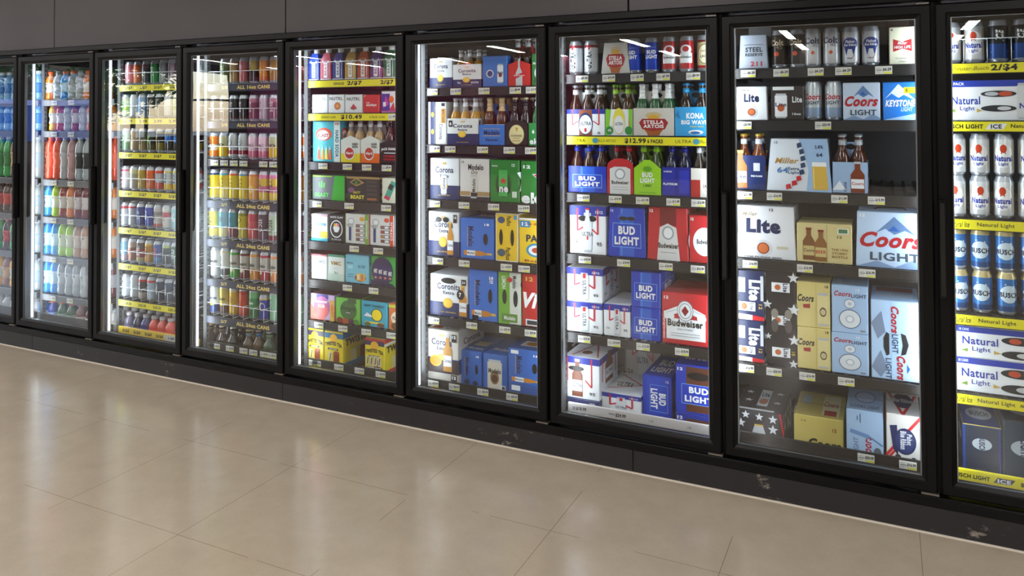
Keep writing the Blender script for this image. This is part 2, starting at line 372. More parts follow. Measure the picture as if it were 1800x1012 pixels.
def blight(r=0, sz=1.):
    if r: return [('r', .12, .04, .88, .97, '#1a44c4')]+frame(.26, .22, .86, .8, .012, '#7db4ff')+[('t', 'BUD', .68, .5, .26, .24, 'wh', RB), ('t', 'LIGHT', .4, .5, .44, .24, 'wh', RB), ('t', '12', .85, .9, .1, .05, 'wh')]
    return [('r', .3, .02, .7, .98, '#2a5ed0'), ('r', .34, .02, .38, .98, '#4a86e8')]+frame(.12, .2, .88, .68, .014, '#7db4ff')+[('r', .14, .22, .86, .66, '#1840bc'), ('t', 'BUD', .5, .54, .46, .17, 'wh', B1), ('t', 'LIGHT', .5, .33, .66, .17, 'wh', B1)]
BUDF = [('l', .12, .5, .12, .1, .01, 'S'), ('p', [(.04, .62), (.5, .8), (.96, .62), (.96, .5), (.5, .66), (.04, .5)], 'w'), ('r', .1, .1, .96, .5, 'w'), ('e', .52, .66, .18, .2, '#7c838c'), ('e', .52, .66, .165, .185, 'w'), ('e', .52, .66, .14, .155, '#9aa0a8'), ('e', .52, .66, .12, .135, 'w'), ('e', .16, .54, .12, .07, 'w'), ('e', .88, .54, .1, .07, 'w'), ('l', .1, .6, .34, .68, .008, 'S'), ('l', .94, .6, .7, .68, .008, 'S'), ('p', [(.52, .76), (.6, .66), (.52, .56), (.44, .66)], '#8a1420'),
        ('t', 'Budweiser', .52, .42, .78, .14, 'k', {'b': .03}), ('t', 'KING OF BEERS', .52, .3, .34, .03, 'S'), ('l', .2, .22, .85, .22, .01, 'S'), ('l', .2, .17, .85, .17, .01, 'S'), ('t', '12', .1, .9, .1, .06, 'wh', B1), ('t', 'GENUINE', .05, .3, .4, .04, 'wh', {'r': 90})]
def clight(big=1):
    return [('p', [(0, 0), (.3, .12), (.55, .02), (.8, .16), (1, .05), (1, 0)], '#7f9cc4'), ('p', [(.28, .62), (.55, .92), (.85, .6), (.7, .68), (.55, .6), (.42, .7)], '#5d7fae'), ('p', [(.45, .66), (.54, .76), (.63, .66)], '#1f5fb0'),
            ('t', 'Coors', .5, .5, .9, .28, 'R', {'s': .35, 'b': .04}), ('t', 'LIGHT', .55, .2, .7, .15, '#3a4a5a', {'b': .03})]
def litef(rot=0): return [('t', 'Lite', .5, .66, .5, .26, 'n', {'b': .05}), ('e', .5, .24, .2, .17, '#c9ccd2'), ('e', .5, .24, .13, .11, '#8a3a1c'), ('e', .5, .24, .1, .085, '#c86a35'), ('t', 'FINE PILSNER', .5, .41, .3, .03, 'gold')]
def natl(): return [('r', 0, .82, 1, 1, '#1638a8'), ('t', '18 CANS', .06, .91, .08, .08, 'wh'), ('t', 'Natural', .19, .56, .29, .25, '#15309a', {'b': .02}), ('t', 'Light', .2, .28, .15, .18, '#15309a', {'b': .01}), ('p', [(.03, .22), (.09, .3), (.09, .18)], '#7a9a3a'), ('p', [(.36, .22), (.3, .3), (.3, .18)], '#c8a84a'),
            ('e', .5, .66, .14, .13, '#22262c'), ('e', .47, .66, .05, .09, '#c04a2a'), ('e', .58, .66, .04, .06, 's'), ('e', .5, .22, .14, .13, '#22262c'), ('e', .54, .22, .06, .08, '#c9ccd0')]
def corona(pic=None, main='Corona', h0=.34):
    a = [('r', 0, 0, 1, h0, '#1a2a5c'), ('t', main, .5, .72, .62, .15, '#1a2550', {'b': .02}), ('t', 'Extra', .5, .57, .3, .08, '#1a2550'), ('p', [(.42, .85), (.46, .92), (.5, .86), (.54, .92), (.58, .85)], 'gold'), ('e', .48, h0-.02, .13, .12, '#e8b42a'), ('e', .48, h0-.02, .1, .09, '#f2c84a'), ('t', 'LA CERVEZA', .5, .1, .4, .03, 'gold')]
    if pic: a += botpic(pic, .04, .2, .74, '#c98a2a', 'w', 'gold', 'Corona', 'n')
    return a
def modelo(rot=1, pic=True):
    a = [('t', 'Modelo', .32, .55, .5, .17, '#12214e', {'r': -90, 'b': .03}), ('l', .22, .3, .22, .8, .012, 'gold')]
    if pic: a += [('r', .1, .08, .62, .2, '#c9822a'), ('p', [(.62, .08), (.62, .2), (.8, .165), (.8, .115)], '#c9822a'), ('r', .8, .115, .95, .165, 'gold'), ('r', .2, .075, .45, .205, 'w'), ('t', 'Modelo', .325, .14, .22, .05, 'n')]
    return a+[('e', .76, .5, .07, .14, 'blk'), ('t', '18', .8, .86, .14, .06, 'wh', B1)]
TW = [('p', [(0, .8), (1, .8), (1, .94), (0, .94)], '#27346e'), ('e', .5, .8, .2, .12, '#f0b62a'), ('t', 'TWISTED TEA', .5, .6, .9, .11, '#1a1208', {'b': .05, 'arc': .5}), ('r', .2, .47, .75, .52, '#2c2416'), ('t', 'ORIGINAL', .48, .495, .4, .03, 'wh'), ('r', .5, .12, .8, .4, '#8a3a20'), ('e', .65, .4, .15, .05, '#a04a2a'), ('r', .22, .12, .42, .42, '#dfd49a'), ('l', .3, .16, .36, .38, .04, 'k'), ('t', 'HARD ICED TEA', .5, .05, .5, .03, 'k')]
TWS = [('t', 'TWISTED', .5, .68, .85, .2, '#1a1208', {'b': .06}), ('r', .55, .1, .8, .45, '#8a3a20'), ('r', .25, .1, .45, .45, '#dfd49a')]
def tw(band, lab): return [('p', TW[0][1], band)]+TW[1:4]+[('t', lab, .48, .495, .4, .03, 'wh')]+TW[5:]
def stella(): return [('e', .5, .3, .24, .25, '#b8862a'), ('p', [(.3, .22), (.36, .02), (.64, .02), (.7, .22)], '#a85a1a'), ('e', .5, .74, .2, .12, '#c9b48a'), ('e', .5, .66, .14, .1, '#d9a62a'), ('p', [(.22, .62), (.78, .62), (.86, .48), (.78, .25), (.5, .18), (.22, .25), (.14, .48)], '#a3131d'), ('t', 'STELLA', .5, .5, .5, .13, 'wh', B2), ('t', 'ARTOIS', .5, .35, .5, .13, 'wh', B2)]
STARS = [('s', .18, .85, .1, 'w'), ('s', .5, .8, .09, 'w'), ('s', .82, .85, .1, 'w'), ('s', .15, .5, .1, 'w'), ('s', .48, .52, .1, 'w'), ('s', .8, .48, .11, 'w'), ('s', .82, .14, .1, 'w')]
HB = [('t', 'HAPPY THURSDAY', .5, .82, .8, .1, '#14384a', {'b': .04}), ('e', .6, .48, .22, .25, 'k'), ('e', .6, .48, .19, .22, 'Y'), ('p', [(.1, .4), (.22, .55), (.4, .45), (.42, .38)], 'w'), ('r', .15, .14, .85, .2, 'y'), ('e', .25, .1, .12, .09, '#5a6a3a'), ('e', .75, .1, .14, .09, '#6a3a2a')]
WC = [('t', 'TRULY', .2, .6, .3, .1, '#5a626a'), ('e', .25, .75, .14, .11, '#9aa2aa'), ('e', .25, .75, .11, .085, 'w')]+[c for i in range(4) for c in (('r', .46, .1+.15*i, .84, .21+.15*i, '#6d6f72'), ('r', .5, .12+.15*i, .6, .19+.15*i, ('#8a3a2a', '#c98a3a', '#b8402a', '#a05a5a')[i]), ('r', .64, .12+.15*i, .8, .19+.15*i, 'w'))]+[('r', .16, .1, .26, .55, '#1f3d78')]
STY = {
 # right-hand bays
 'nat18': dict(look='wide white carton with blue top band', base='w', F=natl()+[], T=[('t', 'Natural Light', .5, .3, .7, .2, '#15309a')], D=.26),
 'nat18s': dict(look='wide white carton with can picture', base='w', D=.26, F=[('r', 0, .84, 1, 1, '#1638a8'), ('t', '12 PACK', .07, .92, .12, .07, 'wh'), ('t', 'Natural', .14, .5, .21, .2, '#15309a', {'b': .02}), ('t', 'Light', .15, .29, .11, .13, '#15309a', {'b': .01}), ('p', [(.02, .24), (.06, .3), (.06, .2)], '#7a9a3a'), ('p', [(.26, .24), (.22, .3), (.22, .2)], '#c8a84a'), ('e', .38, .66, .13, .08, '#22262c'), ('e', .43, .66, .05, .06, '#c04a2a'), ('e', .33, .66, .05, .05, 's'), ('e', .38, .3, .13, .08, '#22262c'), ('e', .42, .3, .05, .05, '#c9ccd0'), ('r', .52, .04, .73, .92, 's'), ('r', .515, .08, .735, .86, '#d5d8da'), ('e', .625, .62, .05, .13, '#c8401c'), ('t', 'Natural', .625, .36, .19, .14, '#15309a', B2), ('t', 'Light', .625, .2, .12, .1, '#15309a')]),
 'busch': dict(look='deep blue cube carton with round mountain badge', base='#123a8c', F=[('r', .06, .03, .94, .97, '#10263f'), ('e', .5, .62, .26, .12, '#b8c4d0'), ('t', 'BUSCH', .5, .62, .3, .16, '#13294f', RB), ('l', .0, .995, 1, .995, .02, 'y')], T=[('e', .5, .5, .36, .25, '#c9d6e4'), ('t', 'BUSCH', .5, .5, .5, .2, '#13294f', B2)], rc='#2f7fe0'),  # dark front panel and brighter sides paint in an unlit front
 'buschl': dict(look='dark slate cube carton with sideways lettering', base='#22374a', F=[('e', .4, .55, .28, .14, '#aab6c0'), ('t', 'BUSCH', .66, .55, .4, .26, 'w', RB), ('t', 'LIGHT', .36, .55, .3, .16, '#13294f', RB)], T=[('e', .5, .5, .36, .25, '#9fb0c0'), ('t', 'BUSCH', .5, .5, .5, .2, '#13294f', B2)]),
 'steel': dict(look='silver tapered carton with red numerals', base='#9aa3b0', tx=.9, D=.14, F=[('t', 'STEEL', .52, .56, .62, .14, 'k', B2), ('t', 'RESERVE', .52, .41, .62, .09, 'k', B2), ('t', '211', .6, .14, .4, .14, '#b02028', B2), ('r', .15, .7, .85, .71, 'k')]),
 'steelb': dict(look='upper silver carton with red numerals', base='#8a929c', tx=.9, D=.14, F=[('t', '211', .6, .5, .4, .3, '#b02028', B2)]),
 'hilife': dict(look='cream carton with red bow-tie badge', base='#e6e6cc', tc='#6a2a20', D=.13, F=[('p', [(.15, .34), (.15, .68), (.5, .6), (.85, .68), (.85, .34), (.5, .42)], '#b8242c'), ('t', 'Miller', .5, .57, .36, .09, 'wh', IT), ('t', 'HIGH LIFE', .5, .46, .6, .08, 'wh', B2), ('t', 'The Champagne', .5, .16, .55, .05, 'S', {'s': .3}), ('t', 'of Beers', .5, .08, .3, .05, 'S', {'s': .3}), ('t', '4', .1, .92, .08, .06, 'k')]),
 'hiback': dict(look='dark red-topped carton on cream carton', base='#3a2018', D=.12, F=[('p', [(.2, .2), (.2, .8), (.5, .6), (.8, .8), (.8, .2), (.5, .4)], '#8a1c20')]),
 'lite6': dict(look='white six-pack carton with round hops badge', base='w', F=litef()+[('t', '16oz', .3, .9, .25, .06, 'dg')], D=.13, tx=.95),
 'litebr': dict(look='brown carton with printed white can', base='#2b2220', F=[('r', .05, .88, .7, .98, 'w')]+canpic(.3, .42, .38, .72, 'w', '#b85a2c', 'Lite', 'n')+[('t', 'Lite', .8, .6, .3, .18, 'w', B2), ('t', '16oz', .78, .18, .26, .07, 'w')], D=.13),
 'clb': dict(look='white blue carton with red script lettering', base='#c2d3ea', F=clight(), D=.13),
 'keys': dict(look='bright blue carton with white mountain peak', base='#1f7bdc', F=[('p', [(.05, .55), (.45, .95), (.95, .5), (.6, .66), (.45, .58), (.25, .7)], '#d6e8fa'), ('p', [(0, 0), (1, .18), (1, 0)], '#a8d0f4'), ('t', 'KEYSTONE', .5, .44, .86, .18, 'wh', {'s': .25, 'b': .04}), ('t', 'LIGHT', .68, .28, .34, .11, '#bfe0fa', {'s': .2, 'b': .02}), ('r', .6, .7, .98, .86, 'y'), ('t', '8', .68, .78, .06, .1, 'k')], D=.13),
 'litec': dict(look='navy bottle carrier with printed square label', base='#16285e', F=botpic(.2, .05, .42, 1.1, '#c06a20', 'w', 'gold', 'Lite', 'n')+[('r', .62, .55, .82, .78, '#c9ccd2'), ('t', 'FINE PILSNER', .72, .4, .36, .05, 'w')]),
 'm64': dict(look='wide tapered white carton with glass of lager', base='#dbe3ee', tx=.86, D=.2, F=[('p', [(.62, 0), (1, 0), (1, 1), (.5, 1), (.6, .7), (.66, .4)], '#9fbfe6'), ('r', .72, .04, .95, .5, 'gold'), ('r', .72, .48, .95, .56, 'wh'), ('r', .73, .06, .75, .46, '#f4d878'), ('t', 'Miller', .3, .58, .4, .11, '#b88a3a', IT), ('t', '64', .24, .4, .18, .11, '#4a7ab8', B2), ('t', 'Extra', .42, .43, .18, .06, '#2a3f66'), ('t', 'Light', .42, .35, .18, .06, '#2a3f66')]+[('p', [(x-.02, y), (x+.06, y+.03), (x+.04, y+.115), (x-.03, y+.09)], c) for x, y, c in ((.5, .82, '#2a3f66'), (.54, .7, '#2a3f66'), (.56, .57, '#2a3f66'), (.56, .44, '#2a3f66'), (.54, .31, '#2a3f66'), (.49, .19, 'r'), (.42, .1, 'r'), (.33, .03, 'r'))]+[('t', '2.8%', .85, .85, .14, .06, 'n'), ('t', '64', .85, .7, .1, .07, 'n', B2), ('t', '12', .1, .93, .06, .04, 'n')]),
 'clc': dict(look='pale blue bottle carrier with mountain print', base='#9db8dc', F=[('p', [(0, .1), (.2, .4), (.38, .1)], '#e8eef8'), ('t', 'Cold', .36, .2, .3, .08, 'n', {'r': 90})]+botpic(.72, .02, .4, 1.0, '#7a3414', 'w', 's', 'Coors', 'R')),
 'lite12': dict(hd=1, look='large white tapered carton with dark script', base='#dfe1e6', tx=.93, D=.2, F=[('t', 'Miller', .25, .84, .26, .08, '#8a7a5a', IT), ('t', 'Lite', .48, .62, .58, .28, 'n', {'b': .06}), ('e', .48, .2, .15, .16, '#c9ccd2'), ('e', .48, .2, .1, .11, '#8a3a1c'), ('e', .48, .2, .08, .09, '#c86a35'), ('r', .08, .2, .26, .25, '#c9c4a8'), ('r', .7, .2, .88, .25, '#c9c4a8'), ('t', '12', .62, .93, .07, .05, 'n', B2), ('t', 'FINE PILSNER BEER', .48, .03, .6, .03, 'dg')]),
 'coorsb': dict(look='tan carton printed with two stubby bottles', base='#d6c68c', D=.2, F=botpic(.22, .06, .22, .82, '#7a4a1a', 'tan', '#7a1c18', 'Coors', 'k')+botpic(.44, .04, .22, .8, '#8a5a20', 'tan', '#7a1c18', 'BEER', 'R')+[('l', .55, 0, .55, 1, .006, '#a89858'), ('t', 'THE 1936', .78, .36, .3, .06, '#8a6a1a'), ('t', 'STUBBY', .78, .27, .28, .06, '#8a6a1a'), ('t', 'BOTTLE', .78, .18, .28, .06, '#8a6a1a'), ('r', .74, .76, .94, .9, 'w'), ('r', .76, .78, .92, .88, '#4a7a4a'), ('t', '12', .78, .68, .08, .06, 'k')]),
 'cl12': dict(hd=1, look='large white blue tapered carton, red script', base='#bcd4f2', tx=.95, D=.2, F=clight()+[('t', '12', .08, .93, .08, .06, 'wh', B1), ('t', 'Cold', .85, .93, .14, .06, 'wh', IT)]),
 'litenv': dict(look='navy carton with sideways white lettering', base='#17244e', D=.26, F=[('t', 'Lite', .68, .6, .42, .4, 'w', {'r': -90, 'b': .05}), ('r', .02, .55, .36, .85, '#aebdd6'), ('r', .88, .4, .98, .9, '#c9ccd2')]+[('r', .08, .18, .7, .36, 'w'), ('e', .32, .27, .1, .07, '#c0622e'), ('t', 'Lite', .58, .27, .14, .13, 'n', {'r': -90}), ('p', [(0, .0), (.6, .0), (.6, .1), (0, .12)], 'w'), ('p', [(.6, 0), (1, 0), (1, .08), (.6, .1)], 'r'), ('t', '12', .88, .28, .1, .12, 'gold', {'r': -90})]),
 'litest': dict(look='tall black starred carton with hand hole', base='#1f1b20', D=.26, F=[('s', .92, .94, .2, 'w'), ('s', .93, .6, .22, 'w'), ('s', .93, .28, .2, 'w'), ('s', .06, .64, .16, 'w'), ('s', .08, .3, .12, 'w'), ('s', .9, .03, .16, 'w')]+[c for y in (.83, .48, .14) for c in (('r', .2, y-.05, .8, y+.05, 'w'), ('e', .4, y, .1, .03, '#c0622e'), ('t', 'Lite', .66, y, .09, .16, 'n', {'r': -90, 'b': .03}))]+[('e', .3, .42, .12, .07, '#55504c'), ('e', .75, .42, .12, .07, '#55504c'), ('e', .3, .55, .12, .05, '#8a857c'), ('e', .75, .55, .12, .05, '#8a857c'), ('t', '18', .9, .14, .04, .12, 'gold', {'r': -90})]),
 'banq': dict(look='golden tan carton with printed can', base='#dccb80', D=.26, F=[('t', 'Coors', .27, .64, .5, .16, 'k', {'s': .3, 'b': .04}), ('p', [(.18, .5), (.4, .52), (.4, .42), (.2, .42)], '#a3201c'), ('l', .58, 0, .58, 1, .01, '#b8a55a')]+canpic(.79, .42, .34, .72, '#e2d59a', '#4a3428')+[('e', .79, .36, .08, .07, '#cbbd92'), ('t', '18', .9, .92, .1, .06, 'k')]),
 'clsil': dict(look='pale blue carton with two grey rings', base='#a9c8ee', D=.26, F=[('t', 'Coors', .3, .82, .46, .11, 'R', {'s': .3, 'b': .03}), ('t', 'LIGHT', .75, .79, .42, .08, '#33476a', B2), ('e', .5, .62, .15, .1, '#33476a'), ('e', .5, .62, .14, .09, '#dfe6ef'), ('e', .5, .62, .05, .035, '#b9c4d2'), ('e', .5, .3, .3, .2, '#33476a'), ('e', .5, .3, .28, .185, '#dfe6ef'), ('e', .5, .3, .12, .08, '#b9c4d2'), ('e', .5, .3, .08, .055, '#eef2f8'), ('t', '12', .72, .92, .1, .05, 'wh'), ('r', .78, .05, .92, .09, 'S')]),
 'clbig': dict(look='very tall pale blue carton, sideways script', base='#b3d2f4', D=.28, F=[('p', [(0, .7), (.22, .86), (.3, .6), (.14, .5)], '#7d8fae'), ('p', [(0, .14), (.2, .36), (.34, .14), (.2, .02)], '#7d8fae'), ('t', 'Coors', .5, .76, .34, .17, 'R', {'r': -90, 's': .3, 'b': .04}), ('t', 'LIGHT', .5, .46, .24, .13, '#33476a', {'r': -90, 'b': .03}), ('p', [(.26, .4), (.32, .3), (.38, .32), (.38, .58), (.32, .6), (.26, .52)], '#1d2026'), ('p', [(.78, .46), (.72, .34), (.62, .32), (.66, .45), (.62, .6), (.72, .58)], '#1d2026'), ('t', 'Coors', .62, .16, .3, .18, 'R', {'r': -90, 's': .3, 'b': .04}), ('t', 'LIGHT', .36, .14, .26, .12, '#33476a', {'r': -90}), ('p', [(.74, .22), (.8, .16), (.74, .1)], '#1f5fb0'), ('l', .42, 0, .42, 1, .005, '#8fa8cc')], T=[('t', 'COORS LIGHT', .5, .35, .8, .2, 'w'), ('r', .1, .6, .9, .9, '#a05a6a')]),
 'litestar': dict(look='black starred carton with white-can top print', base='#25222a', D=.3, F=[('s', .22, .84, .09, 'w'), ('s', .5, .82, .09, 'w'), ('s', .78, .8, .1, 'w'), ('s', .12, .58, .1, 'w'), ('s', .78, .5, .11, 'w'), ('s', .76, .2, .1, 'w'), ('p', [(.34, .3), (.4, .55), (.58, .55), (.64, .3)], '#c9ccd2'), ('r', .4, .55, .58, .6, 'gold'), ('p', [(.9, 1), (.94, 1), (1, .5), (1, .2)], 'r')], T=[('s', .16, .75, .1, 'w'), ('s', .8, .8, .1, 'w'), ('s', .8, .4, .1, 'w'), ('s', .2, .4, .1, 'w'), ('r', .4, .2, .62, .9, 'w'), ('e', .51, .4, .09, .12, '#c0622e'), ('t', 'Lite', .51, .7, .16, .2, 'n', B2), ('r', .0, .0, .8, .06, 'w')]),
 'banqbig': dict(look='gold carton with cropped black script', base='#cdb964', D=.3, F=[('t', 'Coors', .62, .3, .66, .26, 'k', {'s': .3, 'b': .05}), ('t', '15', .82, .7, .08, .1, '#8a3a1c', {'b': .03}), ('t', '15', .2, .86, .1, .05, '#8a6a2a'), ('r', .0, .0, 1, .02, '#a8954a')], T=[('r', .1, .5, .3, .85, '#b9c0c8'), ('r', .55, .1, .9, .9, '#e6dcb0'), ('r', .6, .1, .85, .3, '#a3201c'), ('t', 'Coors', .72, .55, .3, .2, 'R', {'s': .3})]),
 'clcat': dict(look='pale blue carton with sideways red script', base='#a6c4e8', D=.3, F=[('t', 'Coors', .56, .36, .4, .24, 'R', {'r': 90, 's': .3, 'b': .03}), ('t', 'LIGHT', .26, .36, .3, .14, '#6f88b4', {'r': 90}), ('l', .1, .62, .6, .55, .12, '#6f93c8'), ('l', .6, .56, .98, .42, .05, '#5f83b8'), ('l', .3, .82, .3, .9, .02, '#33476a'), ('l', .38, .78, .38, .94, .02, '#33476a'), ('e', .84, .3, .1, .08, '#5f6670')], T=[('e', .5, .55, .3, .25, '#7d9ccc'), ('e', .5, .55, .26, .2, '#b9cfee'), ('t', 'COORS LIGHT', .5, .15, .8, .12, '#44618f')]),
 'pbr': dict(look='white red striped carton with blue rosette', base='#dcdad6', D=.3, F=[('l', .0, .3, 1, .98, .09, 'r'), ('l', .0, .22, .3, .42, .07, 'r'), ('e', .55, .56, .33, .22, '#1c2a5a'), ('p', [(.1, .8), (.32, .82), (.35, .3), (.2, .42)], '#1c2a5a'), ('e', .55, .56, .27, .18, '#26386e'), ('t', 'Pabst', .68, .6, .18, .15, 'w', {'r': -90}), ('t', 'Blue Ribbon', .5, .58, .3, .18, 'w', {'r': -90, 'b': .03}), ('e', .34, .27, .1, .07, '#33363c'), ('e', .8, .25, .1, .07, '#33363c')], T=[('l', 0, 1, .5, 0, .1, 'r'), ('l', 1, 1, .5, 0, .1, 'r'), ('e', .5, .55, .3, .3, '#1c2a5a'), ('t', 'Blue Ribbon', .5, .55, .6, .16, 'w')], rc=None),
 # seventh bay
 'stella4': dict(look='beige tapered carton with red emblem', base='#c9c6c2', tx=.82, D=.14, F=stella()),
 'stellac': dict(look='beige carrier with red emblem', base='#d2cec9', F=stella()),
 'ultrac': dict(look='white carrier with blue band, red ribbons', base='w', F=[('r', 0, .82, 1, 1, '#1c2f9c'), ('l', .15, 1, .15, .4, .03, 'r'), ('l', .15, .4, .3, .55, .025, 'r'), ('l', .85, 1, .85, .4, .03, 'r'), ('l', .85, .4, .7, .55, .025, 'r')]+[('r', .33, .0, .67, .98, '#8a4a2a'), ('e', .5, .45, .19, .42, '#1c2f66'), ('e', .5, .42, .17, .36, 'w'), ('t', 'ULTRA', .5, .46, .3, .14, '#1f2a44'), ('r', .47, .14, .53, .28, 'r'), ('t', '95', .85, .1, .08, .08, 'dg')]),
 'ultral': dict(look='green white carrier with lime print', base='w', F=[('l', .12, 1, .12, .3, .04, 'r'), ('l', .88, 1, .88, .3, .04, 'r'), ('p', [(0, 0), (0, 1), (.2, 1), (.1, 0)], '#7ec82c'), ('p', [(1, 0), (1, 1), (.85, 1), (.92, 0)], '#7ec82c'), ('e', .5, .55, .22, .5, '#e6d84a'), ('e', .5, .42, .18, .34, 'w'), ('t', 'ULTRA', .5, .45, .3, .12, '#1f2a44'), ('e', .15, .2, .14, .16, '#2a8a3a'), ('e', .86, .2, .14, .16, '#2a8a3a'), ('t', '4%', .15, .2, .14, .1, 'wh')]),
 'kona': dict(look='sky blue carrier with white wave print', base='#2f9fdc', F=[('t', 'KONA', .6, .7, .52, .2, 'wh', {'b': .05}), ('t', 'BIG WAVE', .58, .48, .78, .15, 'wh', {'b': .045}), ('t', 'Liquid Aloha', .65, .33, .4, .06, 'y', IT), ('e', .62, .14, .22, .08, 'w'), ('e', .6, .12, .15, .05, '#1c6aa8'), ('p', [(0, .7), (.1, .9), (.16, .6)], '#1c7ab8')]),
 'blc': dict(look='royal blue carrier with boxed white lettering', base='#1638b8', F=blight()),
 'budc': dict(look='red carrier with white bowtie label', base='#c0202a', F=[('p', [(.1, 0), (.1, .9), (.28, .98), (.72, .98), (.9, .9), (.9, 0)], '#d9dadc'), ('e', .5, .72, .2, .2, '#9aa0a8'), ('e', .5, .72, .15, .15, 'w'), ('t', 'Budweiser', .5, .42, .66, .13, 'k', B2), ('l', .2, .25, .8, .25, .012, 'S'), ('l', .2, .16, .8, .16, .012, 'S'), ('r', 0, 0, .06, 1, 'r')]),
 'limec': dict(look='lime green peaked carrier', base='#9ad41c', F=[('t', 'BUD', .5, .76, .4, .18, 'wh', B1), ('t', 'LIGHT', .5, .55, .54, .18, 'wh', B1), ('t', 'LIME', .5, .36, .3, .1, '#3a7a14'), ('e', .5, .98, .16, .1, '#5fa018'), ('l', .2, .1, .8, .1, .02, '#5fa018')]),
 'platc': dict(look='deep indigo carrier', base='#1a1f8c', F=[('r', .04, .04, .48, .96, '#1e2aa0'), ('t', 'PLATINUM', .3, .42, .5, .08, 'wh', B2), ('t', '6-PACK', .22, .85, .3, .06, 'wh'), ('r', .6, .1, .96, .9, '#2430a8')]),
 'lagc': dict(look='red white carrier at frame edge', base='#d8d4cc', F=[('r', 0, 0, .4, .6, '#a3201c'), ('e', .75, .5, .35, .42, '#e8e4d4'), ('t', 'LAGER', .72, .4, .4, .12, 'k')]),
 'ultra12': dict(look='white upright carton, blue top, can print', base='w', D=.2, F=ultra(txtrot=0)+[('e', .37, .74, .12, .06, 'blk'), ('e', .63, .74, .12, .06, 'blk'), ('p', [(.4, .6), (.6, .6), (.55, .78), (.45, .78)], '#d5dae2'), ('r', .45, .76, .55, .92, '#d5dae2'), ('r', .45, .92, .55, .96, 'r'), ('r', .48, .3, .52, .38, 'r')]),
 'bl12': dict(hd=1, look='royal blue tapered carton, boxed white lettering', base='#1638b8', D=.2, tx=.93, F=blight()+[('e', .5, .8, .26, .09, '#2a5ed0'), ('e', .4, .78, .12, .04, 'blk'), ('e', .62, .78, .12, .04, 'blk'), ('t', '12', .08, .93, .08, .05, 'wh')]),
 'bud12': dict(hd=1, look='red carton with tall white label', base='#c0202a', D=.2, tx=.94, F=[('r', .3, .66, .72, .98, '#7a1820'), ('p', [(.3, .62), (.5, .7), (.72, .62), (.8, 0), (.24, 0)], '#d9dadc'), ('e', .51, .52, .15, .13, '#9aa0a8'), ('e', .51, .52, .11, .1, 'w'), ('t', 'Budweiser', .52, .28, .5, .1, 'k', B2), ('l', .32, .15, .7, .15, .012, 'S'), ('t', '12', .08, .93, .09, .06, 'wh', B1)]),
 'bud12s': dict(look='shorter red carton at right frame', base='#c0202a', D=.2, F=[('e', .6, .45, .45, .3, 'w'), ('t', 'Budweiser', .6, .45, .6, .1, 'k', B2), ('t', '12', .12, .92, .12, .06, 'wh', B1)]),
 'ultrab': dict(look='white carton, blue band, tall can print', base='w', D=.26, F=ultra()),
 'ultrab2': dict(look='narrow white carton, red ribbons, can print', base='w', D=.26, F=ultra()),
 'bl8': dict(look='royal blue carton with boxed white lettering', base='#1638b8', D=.26, F=blight()),
 'budbig': dict(look='large red carton with white label', base='#c0202a', D=.28, F=BUDF, T=[('l', .05, .3, .95, .3, .01, '#ee8888')]),
 'ultrabt': dict(look='white carton printed with amber bottle', base='w', D=.27, F=[('r', 0, .84, 1, 1, '#1c2f9c'), ('l', .1, .98, .1, .4, .04, 'r'), ('l', .78, .98, .78, .3, .04, 'r'), ('l', .78, .3, .6, .46, .035, 'r')]+botpic(.38, .05, .3, .9, '#7a3a1a', 'w', 's', 'ULTRA', 'n')+[('e', .35, .72, .22, .06, '#1a1210'), ('t', '95', .8, .15, .16, .07, 'dg')], R=[('r', 0, .84, 1, 1, '#1c2f9c'), ('l', .15, .95, .15, .4, .04, 'r'), ('l', .85, .95, .85, .4, .04, 'r')]+botpic(.5, .3, .4, .8, '#7a3a1a', 'w', 's', 'ULTRA', 'n'), T=[('l', .2, .1, .5, .9, .04, 'r'), ('l', .9, .1, .5, .9, .04, 'r'), ('e', .5, .3, .14, .1, '#7a3a1a')]),
 'ultralow': dict(look='white carton with red-ribbon patterned lid', base='w', D=.3, F=ultra(txtrot=0), T=[('l', .05, .2, .8, .5, .04, 'r'), ('l', .8, .5, .1, .9, .04, 'r'), ('t', 'ULTRA', .4, .45, .4, .2, 'dg')]),
 'ultragr': dict(look='shaded white carton stacked behind', base='#c9c6c6', D=.1, F=ultra(txtrot=0)),  # same print on a greyer white, shade at the back painted in
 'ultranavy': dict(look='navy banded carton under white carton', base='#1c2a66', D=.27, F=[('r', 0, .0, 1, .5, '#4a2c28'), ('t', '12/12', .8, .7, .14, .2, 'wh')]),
 'blv': dict(look='royal blue carton with sideways lettering', base='#1638b8', D=.3, F=blight(1), T=[('t', 'BUD', .5, .65, .5, .3, 'wh', B1), ('t', 'LIGHT', .5, .3, .7, .25, 'wh', B1)]),
 'blbt': dict(look='royal blue carton with brown bottle print', base='#1638b8', D=.3, F=[('r', .28, .04, .92, .96, '#5a3020'), ('r', .2, .2, .98, .6, '#1638b8')]+frame(.16, .2, .99, .6, .012, '#7db4ff')+[('t', 'BUD', .6, .49, .5, .13, 'wh', B1), ('t', 'LIGHT', .6, .31, .72, .13, 'wh', B1), ('e', .6, .78, .3, .08, '#0c0a10'), ('t', '12', .12, .9, .14, .06, 'wh', B1)], T=[('t', 'BUD LIGHT', .5, .4, .7, .3, 'wh', B1)]),
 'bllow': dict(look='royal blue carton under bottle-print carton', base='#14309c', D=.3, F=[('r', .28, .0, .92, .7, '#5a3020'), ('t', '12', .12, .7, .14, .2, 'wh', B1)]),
 # sixth bay
 'corc': dict(look='white navy carton with black script', base='#dfe4e8', D=.13, F=corona()),
